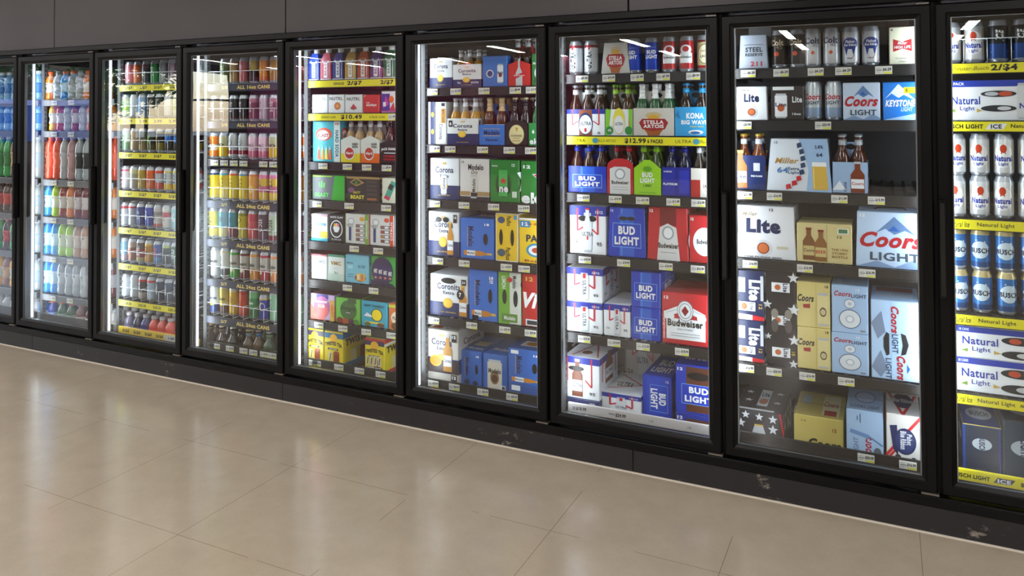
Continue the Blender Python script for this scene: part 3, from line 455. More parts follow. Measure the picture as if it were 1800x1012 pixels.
 'coroc': dict(look='white navy short-bottle carrier', base='#dfe2e2', F=corona(None, 'Coronita')+[('t', '7oz', .22, .2, .12, .1, 'wh'), ('t', 'MINI BOTTLES', .78, .2, .26, .08, 'wh')]),
 'modb': dict(look='medium blue carton with printed can', base='#3a72c8', D=.14, F=[('e', .3, .42, .15, .13, '#e8e4da'), ('e', .3, .42, .11, .1, '#2a3a7a')]+canpic(.72, .42, .24, .62, 'w', '#8a2a2a', 'Modelo', 'n')),
 'redc': dict(look='scarlet peaked carrier with silver bottle print', base='#cf2a22', F=[('p', [(.35, .02), (.65, .02), (.65, .6), (.55, .85), (.45, .85), (.35, .6)], '#c9ccd0'), ('l', .2, .35, .8, .62, .12, 'r'), ('t', 'Red Stripe', .5, .48, .5, .08, 'wh', {'s': .3}), ('r', .46, .85, .54, 1.25, '#c9ccd0')]),
 'hkg': dict(look='green carton at right frame edge', base='#1d7a34', D=.13, F=[('e', .5, .4, .3, .2, 'w'), ('r', .2, .1, .8, .25, '#0c4a1c'), ('t', 'Heineken', .5, .7, .8, .08, 'wh')]),
 'corv': dict(look='narrow white carton, sideways script', base='#dcdfdf', D=.13, F=[('t', 'Coronita', .5, .3, .36, .3, '#1a2550', {'r': -90, 'b': .02}), ('r', .5, .5, .9, .84, '#d99a2a'), ('t', 'MINI CANS', .7, .67, .3, .2, '#1a2550', {'r': -90}), ('r', .55, .9, .85, .97, 'k')]),
 'corvn': dict(look='navy white narrow carton by post', base='#dcdfdf', D=.13, F=[('r', .4, 0, 1, 1, '#1a2a5c'), ('e', .7, .3, .2, .06, 'y'), ('e', .7, .7, .2, .06, 'y')]),
 'corcar': dict(look='white navy bottle carrier, black script', base='#dfe2e2', F=corona(None, 'Corona', .42)+[('r', .05, .68, .17, .92, 'k'), ('t', '6', .11, .8, .06, .12, 'wh')]),
 'modcar': dict(look='medium blue bottle carrier', base='#2f74d0', F=[('t', 'Modelo', .5, .62, .62, .22, '#12214e', B2), ('l', .15, .46, .85, .46, .02, 'gold'), ('l', .15, .8, .85, .8, .012, 'gold'), ('t', 'Especial', .5, .25, .5, .16, '#12214e', IT)]),
 'guin': dict(look='black arched carrier with cream oval', base='#15120f', F=[('e', .5, .56, .34, .5, '#b8a468'), ('e', .5, .56, .32, .47, '#e2d9a4'), ('t', 'GUINNESS', .5, .5, .5, .1, '#4a3a14', B2), ('p', [(.44, .92), (.58, .9), (.52, .68)], '#c9962a'), ('l', .35, .38, .65, .38, .02, '#8a6a2a'), ('t', 'DRAUGHT', .5, .25, .34, .06, '#a83a1a')]),
 'hkc': dict(look='green bottle carrier at right frame', base='#16843a', F=[('s', .75, .8, .25, 'r'), ('t', '6', .25, .62, .14, .16, 'wh', B1), ('t', 'eken', .5, .2, .9, .26, 'wh', {'b': .04})]),
 'cor12': dict(look='white navy upright carton, can print', base='#e2e6ea', D=.2, F=corona()+canpic(.48, .36, .2, .5, '#dfe2e2', None, 'Corona', 'n', 90)),
 'oro': dict(look='pale white carton with gold base band', base='#dad8d6', D=.2, F=[('t', 'Modelo', .55, .8, .52, .14, '#2a2a30', B2), ('t', 'Oro', .5, .68, .22, .09, '#6a5a30', IT), ('r', 0, .12, 1, .22, '#a88a5c'), ('r', 0, 0, 1, .1, '#20222c')]+canpic(.48, .34, .24, .56, '#d2cfcb', None, 'Modelo', 'k', 90)+[('r', .38, .1, .6, .2, 'k'), ('t', '12', .1, .92, .1, .05, 'k')]),
 'hk12': dict(look='green carton with can and star', base='#15802c', D=.2, F=[('e', .46, .42, .26, .3, '#0a4a1a'), ('r', .3, .14, .6, .76, '#3fae52'), ('s', .46, .5, .13, 'r'), ('r', .24, .24, .7, .36, '#0c3018'), ('t', 'ne', .47, .3, .3, .13, 'wh', {'b': .04}), ('t', '12', .8, .88, .1, .07, 'wh', B1), ('r', .76, .12, .92, .26, '#cfe0d0'), ('t', 'Heineken', .17, .86, .2, .04, 'wh')]),
 'hkbig': dict(look='green carton with cropped white lettering', base='#15802c', D=.2, F=[('s', .8, .6, .42, 'w'), ('s', .8, .6, .36, 'r'), ('t', 'eke', .5, .13, .95, .26, 'wh', {'b': .05}), ('t', '12', .22, .86, .26, .08, 'wh', B1)]),
 'cor18': dict(look='white navy carton printed with bottle', base='#e2e6ea', D=.24, F=corona(.72)+[('e', .34, .82, .1, .06, 'blk'), ('e', .58, .82, .1, .06, 'blk'), ('r', .82, .76, .94, .94, 'k'), ('t', '18', .88, .88, .08, .06, 'wh')]),
 'mod18': dict(look='medium blue carton with amber bottle print', base='#2f6fd0', D=.24, F=modelo(), T=[('t', 'Modelo', .5, .5, .5, .3, 'wh')]),
 'pac': dict(look='yellow carton with two hand holes', base='#efc81c', D=.24, F=frame(.02, .01, .98, .99, .03, 'w')+[('e', .24, .5, .08, .17, '#2a1c0c'), ('e', .74, .5, .08, .17, '#2a1c0c'), ('e', .26, .86, .16, .07, '#35507a'), ('t', 'Pacifico', .6, .84, .2, .2, '#2a2410', {'r': -90}), ('e', .26, .18, .18, .08, '#4a5a6a'), ('t', 'Pacifico', .56, .16, .26, .2, '#2a2410', {'r': -90}), ('r', .82, .88, .94, .96, 'sky')]),
 'pac2': dict(look='yellow carton with round ship badge', base='#efc81c', D=.24, F=[('r', 0, .96, 1, 1, 'w'), ('r', .04, .8, .4, .94, '#1c8ac8'), ('t', '12', .22, .87, .24, .08, 'wh', B1), ('t', 'PACI', .62, .56, .72, .16, '#20304a', {'b': .04}), ('e', .6, .3, .34, .15, '#2f8fb8'), ('e', .6, .3, .26, .11, 'w'), ('e', .6, .3, .14, .06, '#b84a2a'), ('t', 'La de', .5, .88, .4, .05, '#a8281c'), ('t', 'Baja', .5, .06, .6, .05, '#a8281c')]),
 'cor24': dict(look='white navy carton with mini bottle', base='#e2e6ea', D=.28, F=corona(.88, 'Coronita')+[('e', .5, .86, .2, .07, 'blk'), ('e', .82, .55, .1, .12, 'k'), ('t', '7', .81, .55, .06, .1, 'wh', B1), ('r', .84, .78, .97, .92, 'k'), ('t', '24', .9, .85, .08, .06, 'wh')]),
 'mod24': dict(look='medium blue carton, sideways script', base='#2f6fd0', D=.28, F=modelo()+[('r', .12, .0, .34, .1, 'k'), ('t', '7oz', .8, .8, .14, .1, 'wh')]),
 'chel': dict(look='half green half white carton', base='#d8dcd6', D=.28, F=[('r', 0, 0, .5, 1, '#6fae2c'), ('e', .27, .52, .1, .14, '#1c2410'), ('e', .76, .5, .1, .16, '#1c2024'), ('t', 'Modelo', .72, .82, .24, .18, '#20242c', {'r': -90}), ('e', .5, .86, .12, .05, '#c8322a'), ('r', .14, .04, .84, .2, '#5a8a2a'), ('t', 'LIMON', .24, .8, .24, .18, 'wh', {'r': -90}), ('t', 'Modelo', .5, .12, .5, .08, 'wh')]),
 'vic': dict(look='red carton with white script', base='#b8201e', D=.28, F=[('t', 'Vic', .5, .5, .9, .3, 'wh', {'s': .3, 'b': .05}), ('t', '12', .3, .9, .3, .08, 'gold', B1), ('r', .15, .02, .8, .14, 'w'), ('r', .2, .04, .75, .12, 'dg'), ('e', .9, .78, .14, .08, 'blk')]),
 'cor12b': dict(look='white navy carton with large bottle print', base='#cfcac2', D=.28, F=corona(.68)+[('r', 0, 0, 1, .3, '#3a2e34'), ('e', .32, .27, .18, .13, '#e0a01c'), ('e', .32, .27, .15, .1, '#c98a1c')]+botpic(.68, .05, .26, .85, '#c08a3a', 'w', 's', 'Corona', 'n')+[('r', .8, .75, .95, .93, 'k'), ('t', '12', .875, .87, .11, .07, 'wh', B1)], R=corona(), T=[('e', .5, .5, .3, .2, 'y'), ('r', .1, .1, .4, .4, '#b84a2a'), ('t', 'Corona', .7, .2, .4, .2, 'n')]),
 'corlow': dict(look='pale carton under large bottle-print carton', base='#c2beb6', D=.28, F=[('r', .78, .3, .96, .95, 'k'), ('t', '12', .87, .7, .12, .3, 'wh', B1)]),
 'modp': dict(look='plain medium blue carton, dark sideways script', base='#2d63b8', D=.28, F=modelo(1, False)+[('e', .3, .12, .12, .08, '#1a2a4a'), ('e', .7, .1, .12, .08, '#1a2a4a')], T=[('t', 'Modelo', .5, .2, .7, .12, 'w'), ('r', .2, .35, .8, .6, '#d8ccb0')]),
 'modcan': dict(look='medium blue carton with big can print', base='#2d63b8', D=.28, F=canpic(.48, .45, .6, .82, '#cfc9bd', '#8a6a4a', None)+[('t', 'Modelo', .48, .56, .52, .13, '#1c1c24', {'b': .04}), ('e', .48, .36, .13, .1, '#5a3a2a'), ('r', .74, .08, .92, .2, 'w'), ('r', .78, .1, .9, .18, 'dg')], T=[('t', 'Modelo', .5, .3, .7, .15, 'w')]),
 'modbt': dict(look='medium blue carton, amber bottle near frame', base='#2d63b8', D=.28, F=modelo()+[('r', .08, .86, .3, .96, 'w')], T=[('r', .2, .2, .8, .5, 'w'), ('e', .5, .35, .2, .1, '#c9822a')]),
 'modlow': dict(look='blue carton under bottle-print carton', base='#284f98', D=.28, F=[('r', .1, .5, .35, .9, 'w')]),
 # fifth bay
 'nutw': dict(look='plain white seltzer carton', base='w', D=.13, F=[('t', 'NUTRL', .55, .78, .66, .16, '#9aa2aa'), ('e', .5, .4, .06, .1, '#dfe6e2')]),  # pale lettering paints in the glare that bleaches this box
 'nuto': dict(look='white seltzer carton with orange slice', base='w', D=.13, F=[('t', 'NUTRL', .5, .78, .84, .17, '#4a5058'), ('e', .58, .38, .2, .2, '#a85a1a'), ('e', .58, .38, .16, .16, '#e08a3a'), ('e', .58, .38, .04, .04, '#f4c88a')]),
 'nutm': dict(look='white seltzer carton with watermelon slice', base='w', D=.13, F=[('t', 'NUTRL', .5, .76, .76, .17, '#4a5058'), ('p', [(.32, .26), (.5, .5), (.7, .26), (.5, .18)], '#c83a4a'), ('l', .32, .26, .5, .18, .03, '#3a7a3a'), ('l', .7, .26, .5, .18, .03, '#3a7a3a')]),
 'sun': dict(look='bright red carton with white lettering', base='#d02a2c', D=.13, F=[('t', 'sundays', .5, .42, .6, .18, 'wh', {'b': .03}), ('t', 'Lite', .3, .56, .2, .08, 'wh'), ('l', .06, .9, .16, .96, .03, 'wh'), ('l', .94, .1, .94, .9, .03, '#e87a7a')]),
 'purp': dict(look='purple white carton with orange splashes', base='#e2dce2', D=.13, F=[('r', 0, .1, .55, .88, '#4a2a96'), ('p', [(.1, .2), (.3, .8), (.5, .4)], '#c83a9a'), ('e', .65, .62, .16, .16, '#e8641c'), ('r', .12, .3, .3, .5, 'w'), ('p', [(.5, .1), (.9, .1), (.8, .5)], '#c8324a'), ('r', 0, .1, 1, .02, '#b85a9a')]),
 'mtn': dict(look='tall teal carton with orange burst', base='#37b4c6', D=.1, F=[('r', .78, 0, 1, 1, '#dfe8e8'), ('t', 'HARD SODA', .89, .45, .66, .13, '#1f7a8c', {'r': -90, 'b': .05}), ('e', .4, .68, .3, .16, '#d8502a'), ('e', .38, .66, .22, .12, 'w'), ('t', 'BLAST', .38, .65, .4, .09, '#a8281c', B1), ('t', '5%', .89, .93, .14, .05, 'r')]+[c for i, k in enumerate(('#e8502a', '#f0a02a', '#f4d84a', '#e8642a')) for c in (('p', [(.16+.14*i, .06), (.28+.14*i, .06), (.25+.14*i, .3), (.22+.14*i, .38), (.19+.14*i, .3)], k), ('p', [(.2+.14*i, .3), (.24+.14*i, .3), (.22+.14*i, .4)], 'w'))]),
 'hsy': dict(look='white yellow peaked soda carrier', base='#d8ddd8', F=[('r', 0, 0, 1, .4, '#e6d22a'), ('t', 'HARD', .75, .82, .3, .1, 'k', B1), ('t', 'SODA', .75, .7, .3, .1, 'k', B1), ('e', .45, .42, .27, .3, 'w'), ('e', .45, .42, .23, .25, '#b8322a'), ('t', 'Hard', .45, .42, .34, .12, 'wh', B2)]),
 'hso': dict(look='white orange peaked soda carrier', base='#d8ddd8', F=[('r', 0, 0, 1, .42, '#e86a1c'), ('t', 'HARD', .72, .82, .3, .1, 'k', B1), ('t', 'SODA', .72, .7, .3, .1, 'k', B1), ('e', .45, .42, .27, .3, 'w'), ('e', .45, .42, .23, .25, '#b8462a'), ('t', 'Hard', .45, .42, .34, .12, 'wh', B2)]),
 'jack': dict(look='black red peaked carrier', base='#171416', F=[('t', "JACK DANIEL'S", .5, .68, .9, .16, 'wh', {'b': .03, 'arc': .2}), ('l', .2, .52, .8, .52, .03, 'w'), ('t', 'COUNTRY', .5, .36, .66, .1, 'r', B1), ('t', 'COCKTAILS', .5, .2, .66, .1, 'r', B1)]),
 'beast': dict(look='grey green claw-marked carton', base='#5d666c', D=.13, F=[('p', [(.6, 0), (.7, 1), (1, 1), (1, 0)], '#1fae22'), ('l', .22, .7, .24, .5, .04, '#5ae05a'), ('l', .3, .76, .3, .48, .04, '#5ae05a'), ('l', .38, .7, .36, .5, .04, '#5ae05a'), ('t', 'BEAST', .3, .2, .44, .17, '#5ae05a', {'b': .04}), ('r', .02, .93, .62, .98, 'lime')]),
 'nasty': dict(look='black gold carton with yellow lettering', base='#17161a', D=.13, F=[('r', 0, .9, 1, .98, '#a8894a'), ('p', [(.1, .75), (.3, .95), (.55, .75), (.3, .6)], '#a8894a'), ('p', [(.15, .75), (.3, .88), (.46, .75), (.3, .66)], '#1a1a1e'), ('l', .27, .82, .28, .7, .015, '#5ae05a'), ('l', .33, .82, .32, .7, .015, '#5ae05a'), ('e', .15, .45, .1, .1, '#7a4a7a'), ('t', 'NASTY', .32, .36, .22, .1, '#e6dc3a', {'s': .3}), ('t', 'BEAST', .34, .18, .42, .15, '#e6dc3a', {'b': .04}), ('r', .64, .08, .92, .16, '#a8642a')]+[('r', .62, .26+.16*i, .94, .36+.16*i, '#3a3438') for i in range(4)]),
 'creamc': dict(look='cream carton with tilted teal can', base='#d8dcc8', D=.13, F=[('p', [(.1, .2), (.5, .9), (.75, .8), (.36, .1)], '#3fa08c'), ('p', [(.1, .2), (.18, .33), (.44, .23), (.36, .1)], '#c83a5a'), ('p', [(.75, .3), (.95, .7), (1, .4)], '#c83a5a'), ('p', [(.3, .6), (.42, .78), (.62, .7), (.5, .5)], '#1c2a2a')]),
 'surf': dict(look='white carton with yellow cyan base', base='w', D=.13, F=[('r', 0, 0, 1, .1, '#2fb8d8'), ('r', .5, .12, 1, .36, '#f0d83a'), ('r', 0, .92, 1, .98, '#e8a0b8'), ('t', 'SURFSIDE', .55, .62, .7, .1, '#2f9fb8', B2)]),
 'wclw': dict(look='black carton with white ring emblem', base='#15151a', D=.13, F=[('t', 'WHITE CLAW', .5, .9, .8, .07, 'w'), ('e', .5, .48, .38, .32, 'w'), ('e', .5, .48, .33, .28, '#15151a'), ('p', [(.3, .5), (.38, .68), (.62, .68), (.7, .5), (.6, .36), (.4, .36)], 'w'), ('e', .42, .62, .08, .06, '#e8b42a'), ('e', .6, .62, .08, .06, '#e87a8a'), ('t', 'SURGE', .5, .1, .6, .06, 's')]),
 'trg': dict(look='white variety carton with green stripe', base='#dfe0e0', D=.15, F=WC+[('r', .86, 0, 1, 1, '#7fa82c'), ('t', 'LEMONADE', .93, .5, .6, .08, 'wh', {'r': 90}), ('e', .72, .84, .1, .07, '#e0a82a')]),
 'tro': dict(look='white variety carton with orange stripe', base='#dfe0e0', D=.15, F=WC+[('r', .86, 0, 1, 1, '#d84a1c'), ('t', 'CITRUS', .93, .5, .6, .08, 'wh', {'r': 90}), ('e', .72, .84, .1, .07, '#d84a1c')]),
 'vmcr': dict(look='white cocktail carton with red lid edge', base='w', D=.15, tc='#9a3a4a', F=[('r', 0, .94, 1, 1, '#b84a5a'), ('t', 'VMC', .6, .72, .6, .13, '#8a9aa2', B2), ('r', .3, .1, .42, .4, '#d8e0e2')]),
 'vmcg': dict(look='white cocktail carton with green lid edge', base='#dde6e2', D=.15, tc='#2f6a4a', F=[('r', 0, .92, 1, 1, '#4f9a7a'), ('t', 'VMC', .5, .68, .66, .15, '#b08a4a', B1), ('l', .35, .48, .6, .48, .01, 'S'), ('r', .42, .1, .5, .36, '#7fa89a'), ('r', .55, .1, .62, .34, '#7fa89a'), ('r', 0, .0, 1, .28, '#c6dcd2')]),
 'lblue': dict(look='light blue wide carton with cans', base='#7cc4de', D=.16, F=[('t', 'High Noon', .2, .7, .28, .08, '#1f4a6a', B2), ('r', .1, .5, .32, .62, '#a4d8ea'), ('t', 'SELTZER', .7, .6, .3, .1, '#2f6a8a'), ('e', .65, .2, .24, .13, '#a83a3a'), ('r', .48, .1, .86, .36, '#d8b45a'), ('r', .52, .14, .62, .32, '#e8e0b0'), ('r', .68, .14, .78, .32, '#d87a4a'), ('l', .1, .3, .35, .3, .02, '#2f6a8a'), ('l', .1, .22, .35, .22, .02, '#2f6a8a')]),
 'mike': dict(look='green carton with dark violet cans', base='#2f9a34', D=.16, F=[('e', .42, .5, .4, .48, '#201c4a'), ('p', [(.0, 0), (.9, 0), (.8, .1), (0, .2)], '#1a1c46')]+[c for i in range(4) for c in (('r', .1+.18*i, .2, .25+.18*i, .75-.03*i, '#2a2460'), ('t', 'MIKE', .175+.18*i, .5-.02*i, .13, .14, 'wh', {'s': .3, 'b': .03}), ('e', .175+.18*i, .28, .05, .04, '#c87a5a'))]),
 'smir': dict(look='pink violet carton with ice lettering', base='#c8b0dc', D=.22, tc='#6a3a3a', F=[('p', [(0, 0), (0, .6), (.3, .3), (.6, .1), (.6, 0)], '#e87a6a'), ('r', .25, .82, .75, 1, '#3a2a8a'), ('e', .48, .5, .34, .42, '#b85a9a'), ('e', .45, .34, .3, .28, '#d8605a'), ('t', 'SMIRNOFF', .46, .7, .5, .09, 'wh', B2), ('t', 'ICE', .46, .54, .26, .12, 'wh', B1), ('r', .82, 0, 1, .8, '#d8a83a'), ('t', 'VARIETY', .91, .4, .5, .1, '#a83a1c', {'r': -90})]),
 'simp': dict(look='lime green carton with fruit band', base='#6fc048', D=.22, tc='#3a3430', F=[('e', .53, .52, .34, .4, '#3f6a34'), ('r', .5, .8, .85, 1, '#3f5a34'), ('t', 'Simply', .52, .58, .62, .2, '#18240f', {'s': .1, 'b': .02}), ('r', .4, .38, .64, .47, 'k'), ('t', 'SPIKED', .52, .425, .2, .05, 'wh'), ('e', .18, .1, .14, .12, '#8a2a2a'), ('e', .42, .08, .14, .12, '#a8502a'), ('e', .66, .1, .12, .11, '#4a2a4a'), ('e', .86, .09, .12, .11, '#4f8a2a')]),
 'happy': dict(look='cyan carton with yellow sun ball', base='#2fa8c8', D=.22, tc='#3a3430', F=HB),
 'orng': dict(look='orange brown carton at right frame', base='#d8702a', D=.22, F=[('r', 0, .84, 1, .94, '#c8d83a'), ('e', .5, .45, .35, .25, '#e8d8c0'), ('e', .5, .15, .35, .14, '#6a4a2a'), ('t', 'PEACH', .5, .45, .5, .12, '#4a2a14', B2)]),
 'twp': dict(look='yellow tea carton with purple band', base='#e6cf1c', D=.27, F=tw('#3a2a50', 'ORIGINAL'), R=TWS, T=[('t', 'TWISTED TEA', .5, .5, .7, .2, '#8a7a10')], tc='#ece03a'),
 'twb': dict(look='yellow tea carton with blue band', base='#e6cf1c', D=.27, F=tw('#1f6a9a', 'HALF & HALF'), R=[('r', 0, .8, 1, 1, '#1f7ab0'), ('r', 0, 0, 1, .12, '#1f7ab0')]+TWS, T=[('t', 'TWISTED TEA', .5, .5, .7, .2, '#8a7a10')], tc='#ece03a'),
 'twr': dict(look='yellow tea carton with red band', base='#e6cf1c', D=.27, F=tw('#3a2a50', 'PARTY PACK')[:6]+[('r', 0, .93, 1, 1, 'r')]+[('r', .08+.2*i, .22, .24+.2*i, .5, '#d8d0a8') for i in range(4)]+[('l', .14+.2*i, .26, .18+.2*i, .46, .04, 'k') for i in range(4)]+[('r', .1, .12, .9, .2, '#3a3020'), ('t', 'PARTY PACK', .5, .16, .7, .06, 'wh', B1)], R=[('r', 0, .88, 1, 1, 'r'), ('r', 0, .8, 1, .86, 'w'), ('r', 0, 0, 1, .1, 'r')]+TWS, T=[('t', 'TWISTED TEA', .5, .5, .7, .2, '#8a7a10')], tc='#ece03a'),
}
for k in ('buschl', 'busch'): STY[k]['D'] = .26

# ------------------------------------------------------------------ can and bottle kits
KIT = {}
def K(n, **a): KIT[n] = can_kit(**a)
def bands2(c): return [(0, .35, c)]
NATA = [('e', .5, .5, .34, .36, 'wh'), ('e', .5, .72, .11, .13, '#c8401c'), ('p', [(.42, .56), (.45, .68), (.55, .68), (.58, .56)], '#a8321a'), ('t', 'Natural', .5, .43, .6, .18, '#15309a', {'b': .045}), ('t', 'Light', .5, .25, .32, .12, '#15309a'), ('l', .17, .1, .17, .9, .02, 'gold'), ('l', .83, .1, .83, .9, .02, 'gold')]
K('nat', look='white can with red ribbon crest', base='#d9dde0', art=NATA)
K('natice', look='black can with blue base', base='#14171c', bands=[(0, .45, '#123c7c')], art=[('t', 'ICE', .5, .7, .36, .26, 'wh', {'r': 90, 'b': .05, 's': .3}), ('l', .2, .45, .7, .6, .03, '#3a8ad0'), ('l', .2, .2, .8, .2, .02, 'w')])
K('busch', look='blue can with mountain print', base='#2a6fb4', bands=[(0, .16, '#14467e'), (.97, 1, '#c9bb8a')], art=[('e', .5, .52, .32, .26, '#c9dcea'), ('p', [(.2, .6), (.38, .84), (.55, .66), (.66, .8), (.82, .6)], '#dfe8f2'), ('t', 'BUSCH', .5, .5, .66, .16, '#12233f', {'b': .05}), ('l', .2, .2, .8, .26, .03, '#1a4f8c'), ('l', .2, .3, .8, .24, .02, '#5a9ad0')], top='#c9bb8a')
K('coltb', look='dark brown malt can', base='#2a211d', art=[('t', 'Colt', .48, .74, .56, .2, '#d8c8a8', {'b': .03}), ('t', '45', .58, .58, .26, .12, '#8a7a62'), ('e', .48, .36, .1, .08, '#b8401c'), ('l', .3, .1, .7, .1, .02, '#8a7a62')])
K('colts', look='silver can with dark blue lettering', base='#c6c8cc', art=[('t', 'Colt', .48, .76, .6, .22, '#142250', {'b': .045}), ('t', '45', .6, .6, .24, .12, 'S'), ('e', .5, .36, .07, .06, '#c85a2a')])
K('pbr', look='white can with blue ribbon badge', base='#d2d6dc', art=[('l', .2, .95, .42, .8, .12, 'r'), ('l', .62, .2, .85, .05, .12, 'r'), ('e', .5, .62, .3, .19, '#1c2f7c'), ('p', [(.28, .5), (.45, .5), (.36, .22)], '#1c2f7c'), ('p', [(.55, .5), (.72, .5), (.64, .22)], '#1c2f7c'), ('t', 'Pabst', .5, .68, .36, .09, 'w', IT), ('t', 'Blue Ribbon', .5, .57, .46, .08, 'w'), ('t', '16oz', .5, .14, .2, .05, 'n')])
K('clcan', look='silver can with red script', base='#bcc2ca', bands=[(0, .3, '#8fa4c0')], art=[('t', 'Coors', .5, .66, .7, .2, 'R', {'s': .3, 'b': .03}), ('t', 'LIGHT', .5, .46, .56, .12, '#33445a', B2), ('p', [(.2, .1), (.5, .36), (.8, .1)], '#d6dee8')])
K('ultra', look='silver can with vertical dark lettering', base='#cfd4da', bands=[(.9, 1, '#8a2a3a')], art=[('t', 'ULTRA', .5, .44, .66, .26, '#1c2230', {'r': 90, 'b': .045}), ('r', .46, .82, .54, .98, 'r')], h=.157)
K('bl', look='royal blue can with white lettering', base='#1840b8', art=[('t', 'BUD', .5, .64, .42, .14, 'wh', B1), ('t', 'LIGHT', .5, .47, .58, .14, 'wh', B1), ('r', .3, .8, .7, .82, '#6ea0f0')])
K('bud', look='red can with white label', base='#b8242c', art=[('e', .5, .68, .26, .17, 'w'), ('r', .2, .2, .8, .56, 'w'), ('t', 'Budweiser', .5, .42, .52, .1, 'k', B2), ('l', .3, .3, .7, .3, .02, 'S'), ('e', .5, .7, .14, .1, '#b8242c')])
K('lager', look='cream lager can with oval label', base='#cdc394', bands=[(0, .1, '#a8201c'), (.92, 1, '#7a1c1c')], art=[('e', .5, .5, .36, .36, '#6a5a34'), ('e', .5, .5, .33, .33, '#e4ddb8'), ('t', 'Yuengling', .5, .6, .4, .08, '#4a2a14', IT), ('t', 'LAGER', .5, .42, .44, .1, '#2a2a20', B2)])
# tall cans: fourth bay
def tall(n, look, base, bands=(), txt=None, tc='k', rot=0, extra=(), h=.178):
    a = list(extra)
    if txt: a.append(('t', txt, .5, .58, .5 if rot else .62, .26 if rot else .13, tc, {'r': 90 if rot else 0, 'b': .04}))
    KIT[n] = can_kit(look=look, base=base, bands=bands, art=a, h=h, r=.0325)
S16 = .152
tall('a1', 'olive green tall can', '#6f7f5c', [(.9, 1, '#9aa48a')], 'FOUR', '#c8ccb0', 1, h=S16)
tall('a2', 'tan gold tall can', '#a88a5c', [], 'LOKO', '#3a2c1c', 1, h=S16)
tall('a3', 'dusty rose tall can', '#b05a62', [], 'LOKO', '#e0c0c0', 1, h=S16)
tall('a4', 'yellow black tall can', '#a8903c', [(0, .5, '#3a2a30')], 'FOUR', 'k', 1, h=S16)
tall('a5', 'orange gold tall can', '#d8822a', [(0, .2, '#c8641c')], None, extra=[('e', .5, .5, .2, .16, '#f0b45a')], h=S16)
tall('a6', 'amber brown tall can', '#a8743a', [], None, extra=[('e', .5, .5, .2, .14, '#c8a05a')], h=S16)
tall('b1', 'black tall can with red streak', '#17151a', [(.0, .1, '#4a1c20')], 'BANG', '#b8b0b4', 1, h=S16, extra=[('l', .3, .2, .7, .7, .03, '#8a1c2a')])
tall('b2', 'white tall can with pink reflection tint', '#7c3a50', [(.8, 1, '#a86a7c')], 'BANG', '#d8c4cc', 1, h=S16)  # pink door-glass reflection painted into this can and the next
tall('b3', 'white tall can with grey script', '#b9a4b4', [], 'BANG', '#6a4a64', 1, h=S16)
tall('c1', 'orange white patterned tall can', '#d8742a', [(.3, .6, '#c9c4bc')], 'HARD', '#3a2010', 1, h=S16)
tall('c2', 'lemon yellow tall can with silver neck', '#d8b41c', [(.55, 1, '#b0b08a')], 'MD', 'k', 0, h=S16)
tall('c3', 'silver smiling-face can', '#b4b9bc', [(.12, .32, '#8a2438')], None, extra=[('e', .5, .7, .28, .2, '#3a4248'), ('e', .5, .71, .25, .18, '#b4b9bc'), ('l', .38, .62, .62, .62, .03, '#3a4248'), ('e', .42, .74, .04, .03, '#3a4248'), ('e', .6, .74, .04, .03, '#3a4248'), ('r', .2, .06, .8, .1, 'w')], h=S16)
tall('c4', 'pale pink tall can', '#d8b8c8', [(.0, .3, '#c86a84')], 'VIC', '#4a3a4a', 0, h=S16)
for n, l, b in (('d1', 'bright yellow tea can, navy rim', '#26366a'), ('d2', 'bright yellow tea can, cyan rim', '#4aa8c8'), ('d3', 'bright yellow tea can, orange rim', '#d8582a'), ('d4', 'bright yellow tea can, steel-blue rim', '#5a8ab0')):
    tall(n, l, '#e0c81c', [(.92, 1, b)], 'TWISTED TEA', '#1c1608', 1)
tall('d5', 'peach orange tea can', '#e0a04a', [(.92, 1, '#d87a3a')], None, extra=[('e', .5, .4, .2, .16, '#e8c86a')])
tall('d6', 'pink yellow tea can', '#d8b83a', [(.85, 1, '#d87aa0'), (.3, .55, '#c86a8a')], 'TEA', '#5a2a3a', 1)
tall('e1', 'yellow tea can with grey ring', '#d8c82a', [(.3, .36, '#b0b0a0')], 'TEA', '#2a2a10', 1)
tall('e2', 'teal can with yellow base', '#2f8a9c', [(0, .34, '#c8c03a')], None, 'w', extra=[('e', .5, .7, .2, .12, '#1f5a6a')])
tall('e3', 'teal can with maroon base', '#2a8296', [(0, .42, '#6a2440')], None, extra=[('e', .5, .3, .1, .07, '#e0702a'), ('r', .3, .6, .7, .8, '#1f5a6a')])
tall('e4', 'olive yellow tall can', '#bdb01c', [(.88, 1, '#8a8a1c')], None, extra=[('e', .5, .72, .22, .12, 'k'), ('e', .5, .72, .18, .1, '#c8bc2a'), ('r', .3, .1, .6, .3, '#3a3a10')])
tall('e5', 'coral red tall can', '#c8505c', [(.7, 1, '#b83c4c')], None, extra=[('e', .4, .74, .16, .1, '#e08a3a')])
tall('e6', 'black violet cider can', '#3a2438', [(0, .3, '#5a3a56')], 'CIDER', '#d8ccd8', 1)
tall('e7', 'pale green cider can', '#a8b8a0', [(.0, .2, '#7a2a3a')], 'CIDER', '#20301c', 1)
def mod(n, look, b, neck=None): tall(n, look, '#b9b6ae', [(0, .42, b), (.9, 1, neck or b)], 'Modelo', '#20222a', 0, extra=[('e', .5, .32, .13, .09, '#d8ccb0')])
tall('f1', 'pearl white tall can', '#cdd2d4', [], 'Modelo', '#20222a', 0, extra=[('l', .25, .25, .8, .25, .04, 'gold')])
tall('f2', 'silver tall can, navy base', '#c6c6bc', [(.05, .3, '#2a3240'), (.94, 1, '#c8b878')], 'Modelo Especial', '#2a2c34', 1)
mod('f3', 'silver tall can, green base', '#3a9a2c'); mod('f4', 'silver tall can, maroon base', '#6a1c28'); mod('f5', 'silver tall can, orange base', '#d08a2a')
